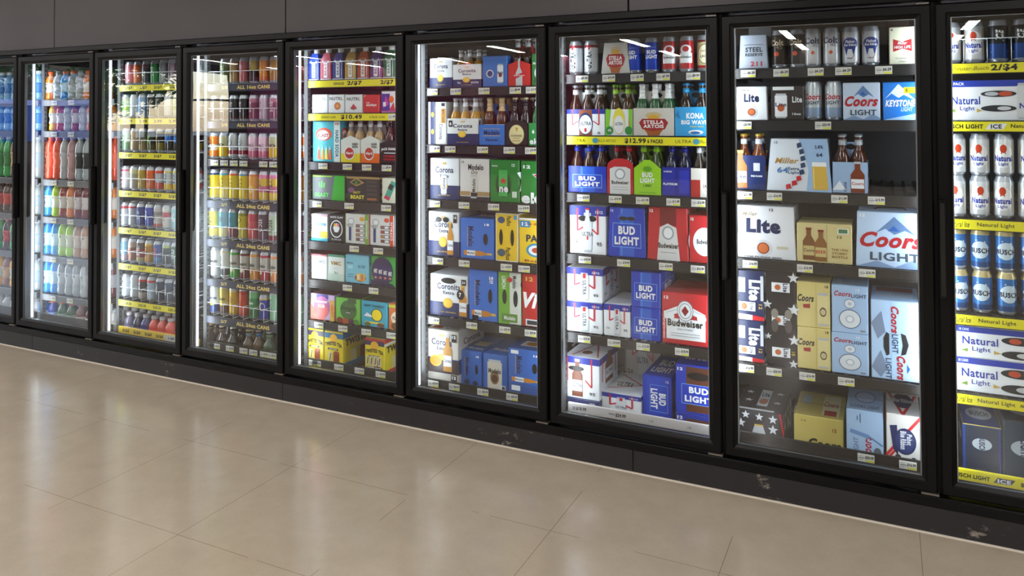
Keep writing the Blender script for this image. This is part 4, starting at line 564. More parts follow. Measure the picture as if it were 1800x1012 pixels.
mod('f6', 'silver tall can, cherry base', '#a8283c'); mod('f7', 'silver tall can, apricot base', '#d8884a')
tall('g1', 'white tall can, navy base', '#c9d2d8', [(0, .3, '#1c3c7c')], 'Corona', '#1a2550', 0, extra=[('e', .5, .34, .12, .08, '#e8c02a')])
tall('g2', 'khaki gold can, brown base', '#b8a448', [(0, .3, '#4a2c1c')], 'Modelo', '#3a3010', 0)
tall('g3', 'mustard yellow can, silver rim', '#c8a01c', [(.9, 1, '#c9c4a0')], None, extra=[('e', .5, .6, .2, .14, '#a88014')])
tall('g4', 'red can with gold diagonal', '#b83a28', [(.85, 1, '#a82a20')], None, extra=[('p', [(.3, .1), (.75, .6), (.75, .3), (.5, .1)], '#d8b44a'), ('p', [(.3, .9), (.5, .5), (.6, .9)], '#d86a4a')])
tall('g5', 'pale green can, white lettering', '#3f8a54', [(.75, 1, '#6fb07a')], 'He', 'wh', 0, extra=[('r', .2, .1, .8, .3, '#1f5a30')])
tall('g6', 'cobalt can with cream emblem', '#2436a0', [(.92, 1, '#c9b464')], None, h=.15, extra=[('e', .62, .6, .2, .2, '#d8c890'), ('e', .66, .6, .13, .14, '#2436a0'), ('t', 'LIGHT', .3, .3, .3, .1, '#c8ccd8', {'r': 90})])
tall('g7', 'frosted green tall can', '#8ab89a', [], 'CAN', '#2a4a34', 1)
# third bay
T3 = .148
for n, l, b, bd, tx, tc in (
 ('h1', 'salmon pink tall can', '#c8808a', [], 'FIJI', 'w'), ('h2', 'burnt orange tall can', '#c86a3a', [], 'RUSH', 'w'), ('h3', 'charcoal tall can', '#3a3a40', [(.8, 1, '#6a4a5a')], 'RUSH', 's'), ('h4', 'emerald green tall can', '#2f8a4a', [], 'LIME', 'w'),
 ('h5', 'ash grey tall can', '#8a9094', [], 'ZERO', 'k'), ('h6', 'mauve grey tall can', '#a08a98', [], 'ZERO', 'k'),
 ('i1', 'pale lime tall can', '#b4c4a0', [(.3, .5, '#8ab040')], 'AHA', 'g'), ('i2', 'milky white tall can', '#c4ccd0', [], 'AHA', 'S'), ('i3', 'powder blue tall can', '#8aa8d0', [], 'AHA', 'w'), ('i4', 'matte black tall can', '#1c2024', [(0, .2, '#3a5a3a')], 'G FUEL', 's'),
 ('j1', 'frost white green tall can', '#b8c8b8', [(0, .4, '#7a9a7a')], 'ICE', 'g'), ('j2', 'beige tall can', '#a8957c', [], 'ICE', 'br'), ('j3', 'antique gold tall can', '#8a7a4a', [(.6, 1, '#6a6a5a')], 'OLD', 'k'),
 ('j4', 'black green energy can', '#1c2418', [(0, .3, '#4a4a14')], 'M', '#6fc02a'), ('j5', 'black gold energy can', '#1c1a14', [(0, .4, '#8a7a1c'), (.9, 1, '#a8943a')], 'M', '#c8b83a'), ('j6', 'blue gold energy can', '#2a2a1c', [(.5, .75, '#2a6ac0'), (.9, 1, '#c8a83a')], 'M', '#3a8ae0'),
 ('k1', 'white red-rimmed tall can', '#c8c4c8', [(.9, 1, '#c85a6a')], 'RITA', 'r'), ('k2', 'stone grey tall can', '#a8a8a0', [(.75, 1, '#c8c4a0')], 'RITA', 'dg'), ('k3', 'olive gold tall can', '#a89030', [], 'RITA', '#6a3a14'), ('k4', 'vivid orange tall can', '#d8601c', [], 'RITA', '#8a2a10'),
 ('k5', 'red white blue tall can', '#b8c0c8', [(0, .35, '#c8443a'), (.85, 1, '#d8483a')], 'BUD', '#1c3a90'), ('k6', 'white can, yellow base', '#c4ccc8', [(0, .3, '#d8b42a'), (.92, 1, '#d8c84a')], 'BUD', '#1c4aa0'),
 ('l1', 'silver can, red shoulder', '#b0b4ba', [(.85, 1, '#a8404a')], 'ULTRA', 'dg'), ('l2', 'satin silver tall can', '#a4a8b0', [(.9, 1, '#b0303c')], 'ULTRA', 'dg'), ('l3', 'dark blue tall can', '#1c2f7c', [], 'BUD LIGHT', 's'), ('l4', 'royal blue tall can', '#1c3fae', [], 'BUD', 'wh'),
 ('l5', 'white can, crimson base', '#b8b4b4', [(0, .16, '#b82a34'), (.6, .8, '#8a8a90')], 'Bud', 'k'), ('l6', 'red white diagonal can', '#d0ccc8', [(.55, .8, '#c0303a')], 'STELLA', 'r'), ('l7', 'pale teal tall can', '#8ac0c8', [], 'KONA', 'w'),
 ('m1', 'light blue patterned can', '#7aa8c8', [(0, .3, '#a89aa8')], 'COORS', 'w'), ('m2', 'umber brown tall can', '#8a5a48', [(.7, 1, '#a8948a')], 'OLD', 'w'), ('m3', 'brick red tall can', '#8a2f2c', [(.7, 1, '#5a4a44'), (0, .2, '#a8985c')], 'STEEL', 'w'), ('m4', 'copper gold tall can', '#c08a1c', [(.9, 1, '#d8b45a')], 'MGD', 'br'),
 ('m5', 'blue red tall can', '#2a4fa0', [(0, .3, '#3a7ab8')], 'PBR', '#d84a4a'), ('m6', 'black can, pale green rim', '#20241f', [(.85, 1, '#b8c48a')], 'HARD', '#c8d0b0'), ('m7', 'forest green tall can', '#2a5a3a', [], 'HARD', 'w'),
 ('n1', 'frosted white tall can', '#c4ccd4', [], 'LITE', 'dg'), ('n2', 'matte white tall can', '#b8c0c8', [], 'LITE', 'n'), ('n3', 'graphite can, red rim', '#4a4648', [(.88, 1, '#b83a3a'), (0, .3, '#9a9088')], 'ICE', 'w'), ('n4', 'white blue can, scarlet rim', '#a8bcd0', [(.88, 1, '#c8403a')], 'HE', 'n'),
 ('n5', 'midnight blue tall can', '#1c2a48', [], 'BUSCH', 'w'), ('n6', 'slate blue tall can', '#3f4f6a', [], 'BUSCH', 'w'), ('n7', 'dim navy tall can', '#232c40', [], 'BUSCH', 's')):
    tall(n, l, b, bd, tx, tc, 1, h=T3)

def BK(n, **a): KIT[n] = bottle_kit(**a)
BK('b_ultra', look='amber bottle, white red neck label', glass='#3a1c0e', cap='s', foil=None, label='w', art=[('t', 'ULTRA', .5, .5, .5, .3, 'n')])
BK('b_ultral', look='amber bottle with lime neck label', glass='#4a3010', cap='#8fc83a', label='#a8d84a')
BK('b_stella', look='green bottle with white foil neck', glass='#2a5a34', cap='wh', foil='wh')
BK('b_kona', look='dark bottle with sky blue cap', glass='#2a1a10', cap='#3a9ae0', label='#2f9fdc')
BK('b_bl', look='amber bottle with blue neck label', glass='#3c1e10', cap='s', label='#1638b8')
BK('b_bud', look='amber bottle with red neck label', glass='#3a1a0e', cap='r', label='r')
BK('b_lime', look='dark green bottle with pale cap', glass='#3a4a1c', cap='#c8d8a0', label='#9ad41c')
BK('b_plat', look='dark blue bottle with blue cap', glass='#1a1c3c', cap='#3a4ac0', label='#1a1f8c')
BK('b_lag', look='green-capped brown lager bottle', glass='#2a2010', cap='#4a9a5a', label='w')
BK('b_cor', look='clear bottle with golden lager', glass='#9a938a', cap='s', liquid='#c8922a', label='w')
BK('b_corm', look='short clear bottle with golden lager', glass='#8a8278', cap='s', liquid='#b8862a', label='w', h=.185, r=.027)
BK('b_mod', look='bottle with gold foil neck', glass='#5a2a10', cap='#d8c08a', foil='#d8b888', label='w')
BK('b_gui', look='near-black bottle with cream cap', glass='#1a100c', cap='#d8c89a', label='k')
BK('b_hk', look='bright green bottle with silver cap', glass='#1f6a34', cap='s', label='w')
BK('b_red', look='brown bottle with pale cap', glass='#3a1a10', cap='s', label='s')
BK('b_soda', look='clear soda bottle with metal cap', glass='#8a827c', cap='s', liquid='#b89a6a', label='w')
BK('b_jack', look='dark cocktail bottle with red cap', glass='#4a2020', cap='#c8304a', label='k')
BK('b_lite', look='amber bottle with gold cap', glass='#7a3c14', cap='gold', label='w', foil=None)
BK('b_cl', look='amber bottle with silver neck label', glass='#4a2210', cap='s', label='s')
def forty(n, look, glass, cap, lab, h=.2, r=.037): KIT[n] = bottle_kit(look=look, glass=glass, cap=cap, label=lab, h=h, r=r, name='large_beer_bottle')
forty('q1', 'big brown bottle with gold cap', '#3a2414', '#c8a86a', '#5a4a2a'); forty('q2', 'big umber bottle with beige cap', '#2a1a14', '#b0a088', '#3a2a20')
forty('q3', 'big black bottle with white cap', '#151416', '#c8c8c4', '#2a2a2c'); forty('q4', 'big clear-brown bottle with cream cap', '#4a3820', '#d0c090', '#8a9aa8')
forty('q5', 'big tan bottle with blue neck label', '#5a4630', '#b8b4a0', '#4a7ab0'); forty('q6', 'big green bottle with silver cap', '#3f5a44', '#b8bcb8', '#6a8a6a')
def SK(n, **a): KIT[n] = sport_kit(**a)
for n, l, c, lab, cp in (('s_blue', 'bright blue drink, orange cap', '#1f8fe8', '#b8d4ec', None), ('s_lime', 'lime green drink, orange cap', '#a4d41c', '#cfd8b8', None), ('s_dred', 'dark red drink, orange cap', '#8a2418', '#c9c4c0', None), ('s_org', 'orange drink bottle, orange cap', '#d8741c', '#d8ccc0', None),
 ('s_mar', 'maroon drink bottle, orange cap', '#6a1c2c', '#c4bcc0', None), ('s_grey', 'clear grey drink, orange cap', '#9aa4ac', '#b8bec4', None), ('s_dgr', 'dark green drink, orange cap', '#1f5a34', '#8aa898', None), ('s_navy', 'deep blue drink, orange cap', '#1a3fa8', '#8aa0d0', None),
 ('s_cor', 'coral red water bottle', '#e0563a', '#e8664a', '#d86a4a'), ('s_clr', 'clear water bottle, grey cap', '#a8acb0', '#b4b8bc', '#8a8e92'), ('s_pink', 'clear pink water bottle', '#b08a8a', '#c09a98', '#a8a0a0'), ('s_blk', 'clear bottle with black label', '#9aa4a8', '#1c2428', '#c8ccd0'),
 ('s_yel', 'amber yellow drink, coral cap', '#e0a41c', '#d0ccc4', None), ('s_rw', 'red and white drink bottle', '#b83a3c', '#d4d0d0', None), ('s_peach', 'peach brown drink, orange cap', '#b08a6a', '#c8b8a8', None),
 ('s_sodag', 'green soda bottle', '#2f9a4a', '#2a7a3a', '#d8d8d8'), ('s_sodar', 'dark cola bottle, red label', '#3a1c18', '#b8282c', '#c83a34'), ('s_sodac', 'clear soda bottle', '#a8b0b0', '#9aa8b8', '#d8dce0'), ('s_sodao', 'brown tea bottle', '#7a3a18', '#b88a4a', '#c8c0b0'), ('s_sodab', 'pale blue water bottle', '#7aaee0', '#3a7ac8', '#dfe8f0')):
    SK(n, look=l, liquid=c, label=lab, cap=cp or '#e8541c', art=[('p', [(.44, .1), (.6, .5), (.5, .5), (.56, .95), (.4, .45), (.5, .45)], 'k' if n not in ('s_blk',) else 'w')])
for n, l, c in (('t_clr', 'clear cooler bottle, silver cap', '#b0aca8'), ('t_pur', 'smoky violet cooler bottle', '#6a6480'), ('t_dbl', 'dark navy cooler bottle', '#1c2444'), ('t_ind', 'indigo cooler bottle', '#28287c'), ('t_red', 'coral red cooler bottle', '#d84a34'), ('t_red2', 'tomato red cooler bottle', '#c83a2a'), ('t_grn', 'olive green cooler bottle', '#5a6a4a')):
    SK(n, look=l, liquid=c, label=c, cap='#b8b8bc', name='cooler_bottle')
PK = [pouch_kit('blue neck-spout cocktail carton', '#1c4ad0', '#2f7a8a'), pouch_kit('pink neck-spout cocktail carton', '#c84a64', '#2a6a4a'), pouch_kit('indigo neck-spout cocktail carton', '#3a3a8c', '#4a4a5a'), pouch_kit('gold neck-spout cocktail carton', '#c09a4a', '#4a7ab0'),
      pouch_kit('rust neck-spout cocktail carton', '#b8502a', '#a86a2a'), pouch_kit('violet neck-spout cocktail carton', '#5a3a7a', '#a85a6a'), pouch_kit('green neck-spout cocktail carton', '#2f6a44', '#c8789a'), pouch_kit('lime neck-spout cocktail carton', '#8ab02a', '#c8a03a')]

#ITEMS
# ------------------------------------------------------------------ the room
def struct(name, mb): o = link(name, mb.mesh(name)); o['kind'] = 'structure'; return o
XL, XR, YB = -17.0, 5.0, -14.0
def floor_mat():
    m = bpy.data.materials.new('vinyl_tile'); m.use_nodes = True; n = m.node_tree; N = n.nodes; L = n.links; p = N['Principled BSDF']
    tc = N.new('ShaderNodeTexCoord'); sep = N.new('ShaderNodeSeparateXYZ'); L.new(tc.outputs['Object'], sep.inputs[0])
    def math_(op, a, b=None):
        q = N.new('ShaderNodeMath'); q.operation = op
        for i, v in enumerate((a, b)):
            if v is None: continue
            if isinstance(v, (int, float)): q.inputs[i].default_value = v
            else: L.new(v, q.inputs[i])
        return q.outputs[0]
    def joint(axis, offs, size):
        t = math_('DIVIDE', math_('SUBTRACT', sep.outputs[axis], offs), size)
        fr = math_('ABSOLUTE', math_('SUBTRACT', math_('FRACT', math_('ADD', t, 100.5)), .5)); return math_('LESS_THAN', fr, .0018)
    j = math_('MAXIMUM', joint(0, .0917, .6042), joint(1, .025, .6))
    nb = N.new('ShaderNodeTexNoise'); nb.inputs['Scale'].default_value = 1.7; nb.inputs['Detail'].default_value = 4; L.new(tc.outputs['Object'], nb.inputs['Vector'])
    j = math_('MULTIPLY', j, math_('GREATER_THAN', nb.outputs['Fac'], .46))
    n1 = N.new('ShaderNodeTexNoise'); n1.inputs['Scale'].default_value = 7; n1.inputs['Detail'].default_value = 8; n1.inputs['Roughness'].default_value = .65
    n2 = N.new('ShaderNodeTexNoise'); n2.inputs['Scale'].default_value = 160; n2.inputs['Detail'].default_value = 3
    n3 = N.new('ShaderNodeTexNoise'); n3.inputs['Scale'].default_value = 5; n3.inputs['Detail'].default_value = 12; n3.inputs['Roughness'].default_value = .8
    for q in (n1, n2, n3): L.new(tc.outputs['Object'], q.inputs['Vector'])
    def ramp(src, lo, hi, c0, c1):
        r = N.new('ShaderNodeValToRGB'); r.color_ramp.elements[0].position = lo; r.color_ramp.elements[1].position = hi
        r.color_ramp.elements[0].color = (*c0, 1); r.color_ramp.elements[1].color = (*c1, 1); L.new(src, r.inputs[0]); return r.outputs[0]
    c = ramp(n1.outputs['Fac'], .3, .7, lin('#a79b8a'), lin('#b0a493'))
    sp = ramp(n2.outputs['Fac'], .3, .42, (.8, .8, .8), (1, 1, 1))
    dr = ramp(n3.outputs['Fac'], .27, .33, (.62, .6, .58), (1, 1, 1))
    def mul(a, b, f=1.):
        q = N.new('ShaderNodeMix'); q.data_type = 'RGBA'; q.blend_type = 'MULTIPLY'; q.inputs[0].default_value = f; L.new(a, q.inputs[6]); L.new(b, q.inputs[7]); return q.outputs[2]
    c = mul(mul(c, sp, .6), dr, .8)
    q = N.new('ShaderNodeMix'); q.data_type = 'RGBA'; L.new(j, q.inputs[0]); L.new(c, q.inputs[6]); q.inputs[7].default_value = (*lin('#7d6c5a'), 1)
    L.new(q.outputs[2], p.inputs['Base Color'])
    rr = N.new('ShaderNodeMapRange'); L.new(n1.outputs['Fac'], rr.inputs[0]); rr.inputs[3].default_value = .12; rr.inputs[4].default_value = .24; L.new(rr.outputs[0], p.inputs['Roughness'])
    bp = N.new('ShaderNodeBump'); bp.inputs['Strength'].default_value = .04; bp.inputs['Distance'].default_value = .01
    nw = N.new('ShaderNodeTexNoise'); nw.inputs['Scale'].default_value = 14; L.new(tc.outputs['Object'], nw.inputs['Vector']); L.new(nw.outputs['Fac'], bp.inputs['Height']); L.new(bp.outputs[0], p.inputs['Normal'])
    return m
def scuff_mat(name, base, scuff, rough, amt=.62, spec=.5):
    m = bpy.data.materials.new(name); m.use_nodes = True; n = m.node_tree; N = n.nodes; L = n.links; p = N['Principled BSDF']
    tc = N.new('ShaderNodeTexCoord'); mp = N.new('ShaderNodeMapping'); mp.inputs['Scale'].default_value = (1, 1, 1.6); L.new(tc.outputs['Object'], mp.inputs[0])
    a = N.new('ShaderNodeTexNoise'); a.inputs['Scale'].default_value = 6; a.inputs['Detail'].default_value = 14; a.inputs['Roughness'].default_value = .78; L.new(mp.outputs[0], a.inputs['Vector'])
    r = N.new('ShaderNodeValToRGB'); r.color_ramp.elements[0].position = amt; r.color_ramp.elements[1].position = amt+.08
    r.color_ramp.elements[0].color = (*lin(base), 1); r.color_ramp.elements[1].color = (*lin(scuff), 1); L.new(a.outputs['Fac'], r.inputs[0])
    b = N.new('ShaderNodeTexNoise'); b.inputs['Scale'].default_value = 1.4; b.inputs['Detail'].default_value = 4; L.new(tc.outputs['Object'], b.inputs['Vector'])
    mr = N.new('ShaderNodeMapRange'); L.new(b.outputs['Fac'], mr.inputs[0]); mr.inputs[3].default_value = rough-.08; mr.inputs[4].default_value = rough+.12; L.new(mr.outputs[0], p.inputs['Roughness'])
    L.new(r.outputs[0], p.inputs['Base Color']); p.inputs['Specular IOR Level'].default_value = spec
    return m
FRM = scuff_mat('black_anodised_frame', '#060507', '#4c4644', .30, .70, .2)
KICK = scuff_mat('scuffed_kick_panel', '#1d1b1f', '#9a9288', .42, .60)
PANEL = scuff_mat('grey_header_panel', '#3c373c', '#4c484c', .42, .74)
DARK = M('#1b1819', .5); INT = M('#37363a', .55, var=.15)

mb = MB(); mb.box(XL, XR, YB, .0, -.06, 0, floor_mat()); struct('floor', mb)
mb = MB(); mb.box(XL, XR, YB, .0, CEIL, CEIL+.05, M('#c9c6c0', .8)); struct('ceiling', mb)
mb = MB()
seams = [-10.6, -8.68, -6.755, -4.827, -2.897, -.991, .93, 2.86]
xs = [XL]+seams+[XR]
for i in range(len(xs)-1): mb.box(xs[i]+.003, xs[i+1]-.003, .012, .04, 1.955, CEIL, PANEL, .002)
mb.box(XL, XR, .03, .06, 1.955, CEIL, M('#131213', .6))
for sx in seams:
    for dx in (-.05, .05):
        for z in (1.975, 2.3, 2.6): mb.lathe([(.005, .0), (.003, .001)], M('#8a8688', .4, .6), 8)
        break
struct('wall_back', mb)
# header rail, sill, kick base
mb = MB(); mb.box(MUL[0]-3, MUL[10]+1.5, -.012, .05, 1.922, 1.953, FRM, .003); struct('trim_1', mb)
mb = MB(); mb.box(MUL[0]-3, MUL[10]+1.5, -.012, .13, .096, .134, FRM, .004); struct('trim_2', mb)
mb = MB(); kx = [MUL[0]-3, -5.0, -2.9, -.98, .93, 3.1]
for i in range(len(kx)-1): mb.box(kx[i]+.001, kx[i+1]-.001, -.004, .1, .0, .098, KICK, .002)
mb.box(kx[0], kx[-1], -.012, -.004, 0, .0035, M('#d8d0c4', .5)); struct('baseboard_back', mb)
for k, (x0, x1) in enumerate(((XL, MUL[1]), (MUL[10], XR))):
    mb = MB(); mb.box(x0, x1-.0, .0, .05, .1, 1.955, M('#6d6664', .6)); struct('wall_back_'+('left', 'right')[k], mb)
# side and rear walls of the shop, seen as reflections in the door glass
PLUM = M('#7a2c48', .55, var=.08)
mb = MB(); mb.box(XL, -6.5, YB-.1, YB, 0, CEIL, PLUM); mb.box(-6.5, XR, YB-.1, YB, 0, CEIL, M('#3d3834', .6, var=.08)); struct('wall_front', mb)
mb = MB(); mb.box(-.85, .85, 0, .03, 0, 2.6, M('#c86aa0', .5, var=.05), .004); o = link('wall_banner', mb.mesh('wall_banner'), None, (-16.05, YB+.005, .1)); tag(o, 'tall pink banner in the far corner of the shop', 'banner')
mb = MB(); mb.box(XR, XR+.1, YB, 0, 0, CEIL, M('#8f8a84', .7)); struct('wall_right', mb)
WY0, WY1, WZ0, WZ1 = -13.3, -5.2, .9, 2.75
mb = MB(); wl = M('#57504c', .7)
mb.box(XL-.12, XL, YB, 0, 0, WZ0, wl); mb.box(XL-.12, XL, YB, 0, WZ1, CEIL, wl); mb.box(XL-.12, XL, YB, WY0, WZ0, WZ1, wl); mb.box(XL-.12, XL, WY1, 0, WZ0, WZ1, wl); struct('wall_left', mb)
nw = 6; ww = (WY1-WY0)/nw
for i in range(nw):
    y0 = WY0+ww*i; y1 = y0+ww; m_ = MB(); fm = M('#242224', .4)
    for b in ((y0, y0+.05, WZ0, WZ1), (y1-.05, y1, WZ0, WZ1), (y0, y1, WZ0, WZ0+.05), (y0, y1, WZ1-.05, WZ1), (y0, y1, 1.95, 2.0)): m_.box(XL-.09, XL-.03, b[0], b[1], b[2], b[3], fm)
    o = struct('window_%d' % (i+1), m_)
    g = MB(); gm = bpy.data.materials.get('clear_window') or bpy.data.materials.new('clear_window')
    if not gm.use_nodes:
        gm.use_nodes = True; N = gm.node_tree.nodes; N.clear(); ou = N.new('ShaderNodeOutputMaterial'); tr = N.new('ShaderNodeBsdfTransparent'); gl = N.new('ShaderNodeBsdfGlossy'); gl.inputs['Roughness'].default_value = .02; mx = N.new('ShaderNodeMixShader'); mx.inputs[0].default_value = .06
        for a, b in ((tr.outputs[0], mx.inputs[1]), (gl.outputs[0], mx.inputs[2]), (mx.outputs[0], ou.inputs[0])): gm.node_tree.links.new(a, b)
    g.box(XL-.062, XL-.056, y0+.05, y1-.05, WZ0+.05, WZ1-.05, gm); link('window_pane', g.mesh('window_pane'), o)
# outside: pavement and a blue van with a pale building beyond
mb = MB(); mb.box(-80, XL-.12, -50, 40, -.2, -.06, M('#a9a59c', .9, var=.1)); struct('ground', mb)
root = link('delivery_van', None, None, (-20.4, -8.4, -.06)); tag(root, 'blue delivery van parked outside the shop windows', 'van')
v = MB(); v.box(-1.0, 1.0, -2.6, 1.9, .45, 2.0, M('#2a62b8', .3, 0, .5), .12); v.box(-.95, .95, 1.8, 2.9, .45, 1.25, M('#2a62b8', .3, 0, .5), .1); link('van_body', v.mesh('van_body'), root)
v = MB(); v.box(.99, 1.01, .4, 1.7, 1.2, 1.8, M('#10161c', .1)); link('side_window', v.mesh('side_window'), root)
for y in (-1.7, 2.0):
    for x in (-.95, .95):
        v = MB(); n_ = 20; vs = [(x+sx, y+.36*math.cos(6.283*i/n_), .36+.36*math.sin(6.283*i/n_)) for sx in (-.1, .1) for i in range(n_)]
        v.add(vs, [(i, (i+1) % n_, n_+(i+1) % n_, n_+i) for i in range(n_)]+[list(range(n_))[::-1], list(range(n_, 2*n_))], M('#1a1a1a', .8)); link('wheel', v.mesh('wheel'), root)
root = link('building', None, None, (-44, -10, -.06)); tag(root, 'pale low building across the car park', 'building')
v = MB(); v.box(-3, 3, -16, 16, 0, 4.2, M('#aeb6c4', .8, var=.08)); link('building_wall', v.mesh('building_wall'), root)
v = MB(); v.box(-3.3, 3.3, -16.3, 16.3, 4.2, 4.6, M('#6a5a4c', .8)); link('roof', v.mesh('roof'), root)
for i in range(7):
    v = MB(); v.box(3.0, 3.03, -14+4*i, -12+4*i, 1, 2.6, M('#2a3640', .1)); link('window', v.mesh('window'), root)

for x, y, r in ((-24.0, -15.5, 1.5), (-25.5, -12.2, 1.2), (-30, -19, 2.2)):
    root = link('street_tree', None, None, (x, y, -.06)); v = MB(); v.lathe([(.14, 0), (.1, 1.6), (.06, 3.2)], M('#5a4632', .8), 10); link('trunk', v.mesh('trunk'), root)
    v = MB(); rn = random.Random(int(-x)); lm = M('#3f6a34', .7, var=.4)
    for i in range(900):
        th = rn.uniform(0, 6.283); ph = math.acos(rn.uniform(-1, 1)); q = r*rn.uniform(.35, 1)**.5; c = Vector((q*math.sin(ph)*math.cos(th), q*math.sin(ph)*math.sin(th), 2.9+q*.8*math.cos(ph))); a_ = Vector((rn.uniform(-1, 1), rn.uniform(-1, 1), rn.uniform(-1, 1))).normalized()*.16; b_ = a_.orthogonal().normalized()*.08
        v.add([c-a_, c-b_, c+a_, c+b_], [(0, 1, 2, 3)], lm)
    link('foliage', v.mesh('foliage'), root); tag(root, {-24.0: 'round green tree nearest the parked van', -25.5: 'smaller green tree beside the car park', -30: 'largest green tree across the car park'}[x], 'tree')

# ceiling fixtures (housing; the light itself sits just below the diffuser opening)
hb = MB(); hb.box(-.09, .09, -.78, .78, CEIL-.07, CEIL, M('#d8d8d4', .5), .006); hme = hb.mesh('light_housing')
for i, (x, y) in enumerate(LIGHTS):
    o = link('ceiling_light', hme, None, (x, y, 0))
    tag(o, 'long white tube light on the shop ceiling', 'light', 'tube lights on the shop ceiling')

# ------------------------------------------------------------------ cooler shell
CB = .98                                                     # back of the cooler
XA, XZ = MUL[1]-.02, MUL[10]+.02
mb = MB(); mb.box(XA, XZ, CB, CB+.05, .05, 2.0, INT); mb.box(XA, XZ, .13, CB, 1.935, 2.0, M('#3a3435', .6)); mb.box(XA, XZ, .13, CB, .0, .035, M('#2a2728', .6))
mb.box(XA-.05, XA, .05, CB, .05, 2.0, INT); mb.box(XZ, XZ+.05, .05, CB, .05, 2.0, INT); struct('trim_3', mb)
def led_mat():
    return M('#f2f6ff', .4, emit=1.5)
GLS = bpy.data.materials.new('door_glass'); GLS.use_nodes = True; N = GLS.node_tree.nodes; L = GLS.node_tree.links; N.clear()
ou = N.new('ShaderNodeOutputMaterial'); tr = N.new('ShaderNodeBsdfTransparent'); tr.inputs[0].default_value = (.93, .95, .95, 1); gl = N.new('ShaderNodeBsdfGlossy'); gl.inputs['Roughness'].default_value = .0
gl.inputs['Color'].default_value = (1, 1, 1, 1)
fr = N.new('ShaderNodeFresnel'); fr.inputs[0].default_value = 1.48; ge = N.new('ShaderNodeNewGeometry'); iv = N.new('ShaderNodeMath'); iv.operation = 'SUBTRACT'; iv.inputs[0].default_value = 1; L.new(ge.outputs['Backfacing'], iv.inputs[1])
k2 = N.new('ShaderNodeMath'); k2.operation = 'MULTIPLY'; L.new(fr.outputs[0], k2.inputs[0]); k2.inputs[1].default_value = 2.2
k3 = N.new('ShaderNodeMath'); k3.operation = 'MULTIPLY'; k3.use_clamp = True; L.new(k2.outputs[0], k3.inputs[0]); L.new(iv.outputs[0], k3.inputs[1])
mx = N.new('ShaderNodeMixShader'); L.new(k3.outputs[0], mx.inputs[0]); L.new(tr.outputs[0], mx.inputs[1]); L.new(gl.outputs[0], mx.inputs[2]); L.new(mx.outputs[0], ou.inputs[0])
wv = N.new('ShaderNodeTexNoise'); wv.inputs['Scale'].default_value = 1.6; wv.inputs['Detail'].default_value = 1; tcg = N.new('ShaderNodeTexCoord'); L.new(tcg.outputs['Object'], wv.inputs['Vector'])
bpn = N.new('ShaderNodeBump'); bpn.inputs['Strength'].default_value = .12; bpn.inputs['Distance'].default_value = .02; L.new(wv.outputs['Fac'], bpn.inputs['Height']); L.new(bpn.outputs[0], gl.inputs['Normal'])

def sweep(mb, x0, x1, z0, z1, prof, mat):
    lo = [[(x0+a, y, z0+a), (x1-a, y, z0+a), (x1-a, y, z1-a), (x0+a, y, z1-a)] for a, y in prof]
    vs = [p for l in lo for p in l]; n = len(prof); fs = []
    for k in range(n):
        k2_ = (k+1) % n
        for c in range(4):
            d_ = (c+1) % 4; fs.append((k*4+c, k*4+d_, k2_*4+d_, k2_*4+c))
    mb.add(vs, fs, mat)
P_ = PITCHM; dz0, dz1 = .142, 1.91
fb = MB(); sweep(fb, .006, P_-.006, dz0, dz1, [(0, .04), (0, .004), (.005, -.001), (.033, -.001), (.038, .004), (.05, .010), (.05, .04)], FRM); FME = fb.mesh('door_frame')
sb = MB()
for xa in (.056, P_-.060): sb.box(xa, xa+.004, .014, .034, dz0+.052, dz1-.052, M('#8a9298', .3, .8))
for za in (dz0+.05, dz1-.052): sb.box(.056, P_-.056, .016, .022, za, za+.002, M('#8a9298', .3, .8))
SME = sb.mesh('glass_spacer')
gb = MB(); gb.box(.0565, P_-.0565, .020, .026, dz0+.0505, dz1-.0505, GLS); GME = gb.mesh('glass_pane')
hb = MB(); hb.box(.008, .030, -.034, -.001, .845, 1.205, FRM, .004); hb.box(.012, .026, -.036, -.034, .86, 1.19, M('#0d0c0d', .3)); HME = hb.mesh('door_handle')
nb_ = MB(); nb_.box(P_-.055, P_-.012, -.001, .03, dz1, dz1+.008, M('#6c6866', .4, .6), .001)
nb_.lathe([(.004, dz1+.008), (.004, dz1+.011)], M('#8c8886', .3, .8), 10, P_-.03, .012); nb_.lathe([(.004, dz1+.008), (.004, dz1+.011)], M('#8c8886', .3, .8), 10, P_-.045, .012); NME = nb_.mesh('top_hinge')
bb = MB(); bb.box(P_-.06, P_-.002, -.004, .03, dz0-.008, dz0-.002, M('#7a726a', .4, .6), .001); bb.tube((P_-.012, .01, dz0-.008), (P_-.012, .01, dz0+.012), .005, M('#7a726a', .4, .6)); BME = bb.mesh('bottom_hinge')
for d in range(1, 10):
    r_ = link('cooler_door', None, None, (MUL[d], 0, 0))
    for nm, me in (('door_frame', FME), ('glass_spacer', SME), ('glass_pane', GME), ('door_handle', HME), ('top_hinge', NME), ('bottom_hinge', BME)):
        c = r_.copy() if False else link(nm, me, r_)
    side = {1: 'cut off by the left edge of the photo', 2: 'second from left', 3: 'third from left', 4: 'fourth from left', 5: 'fifth from left', 6: 'sixth from left', 7: 'third from right', 8: 'second from right', 9: 'cut off by the right edge of the photo'}[d]
    tag(r_, 'black framed glass cooler door, '+side, 'door')
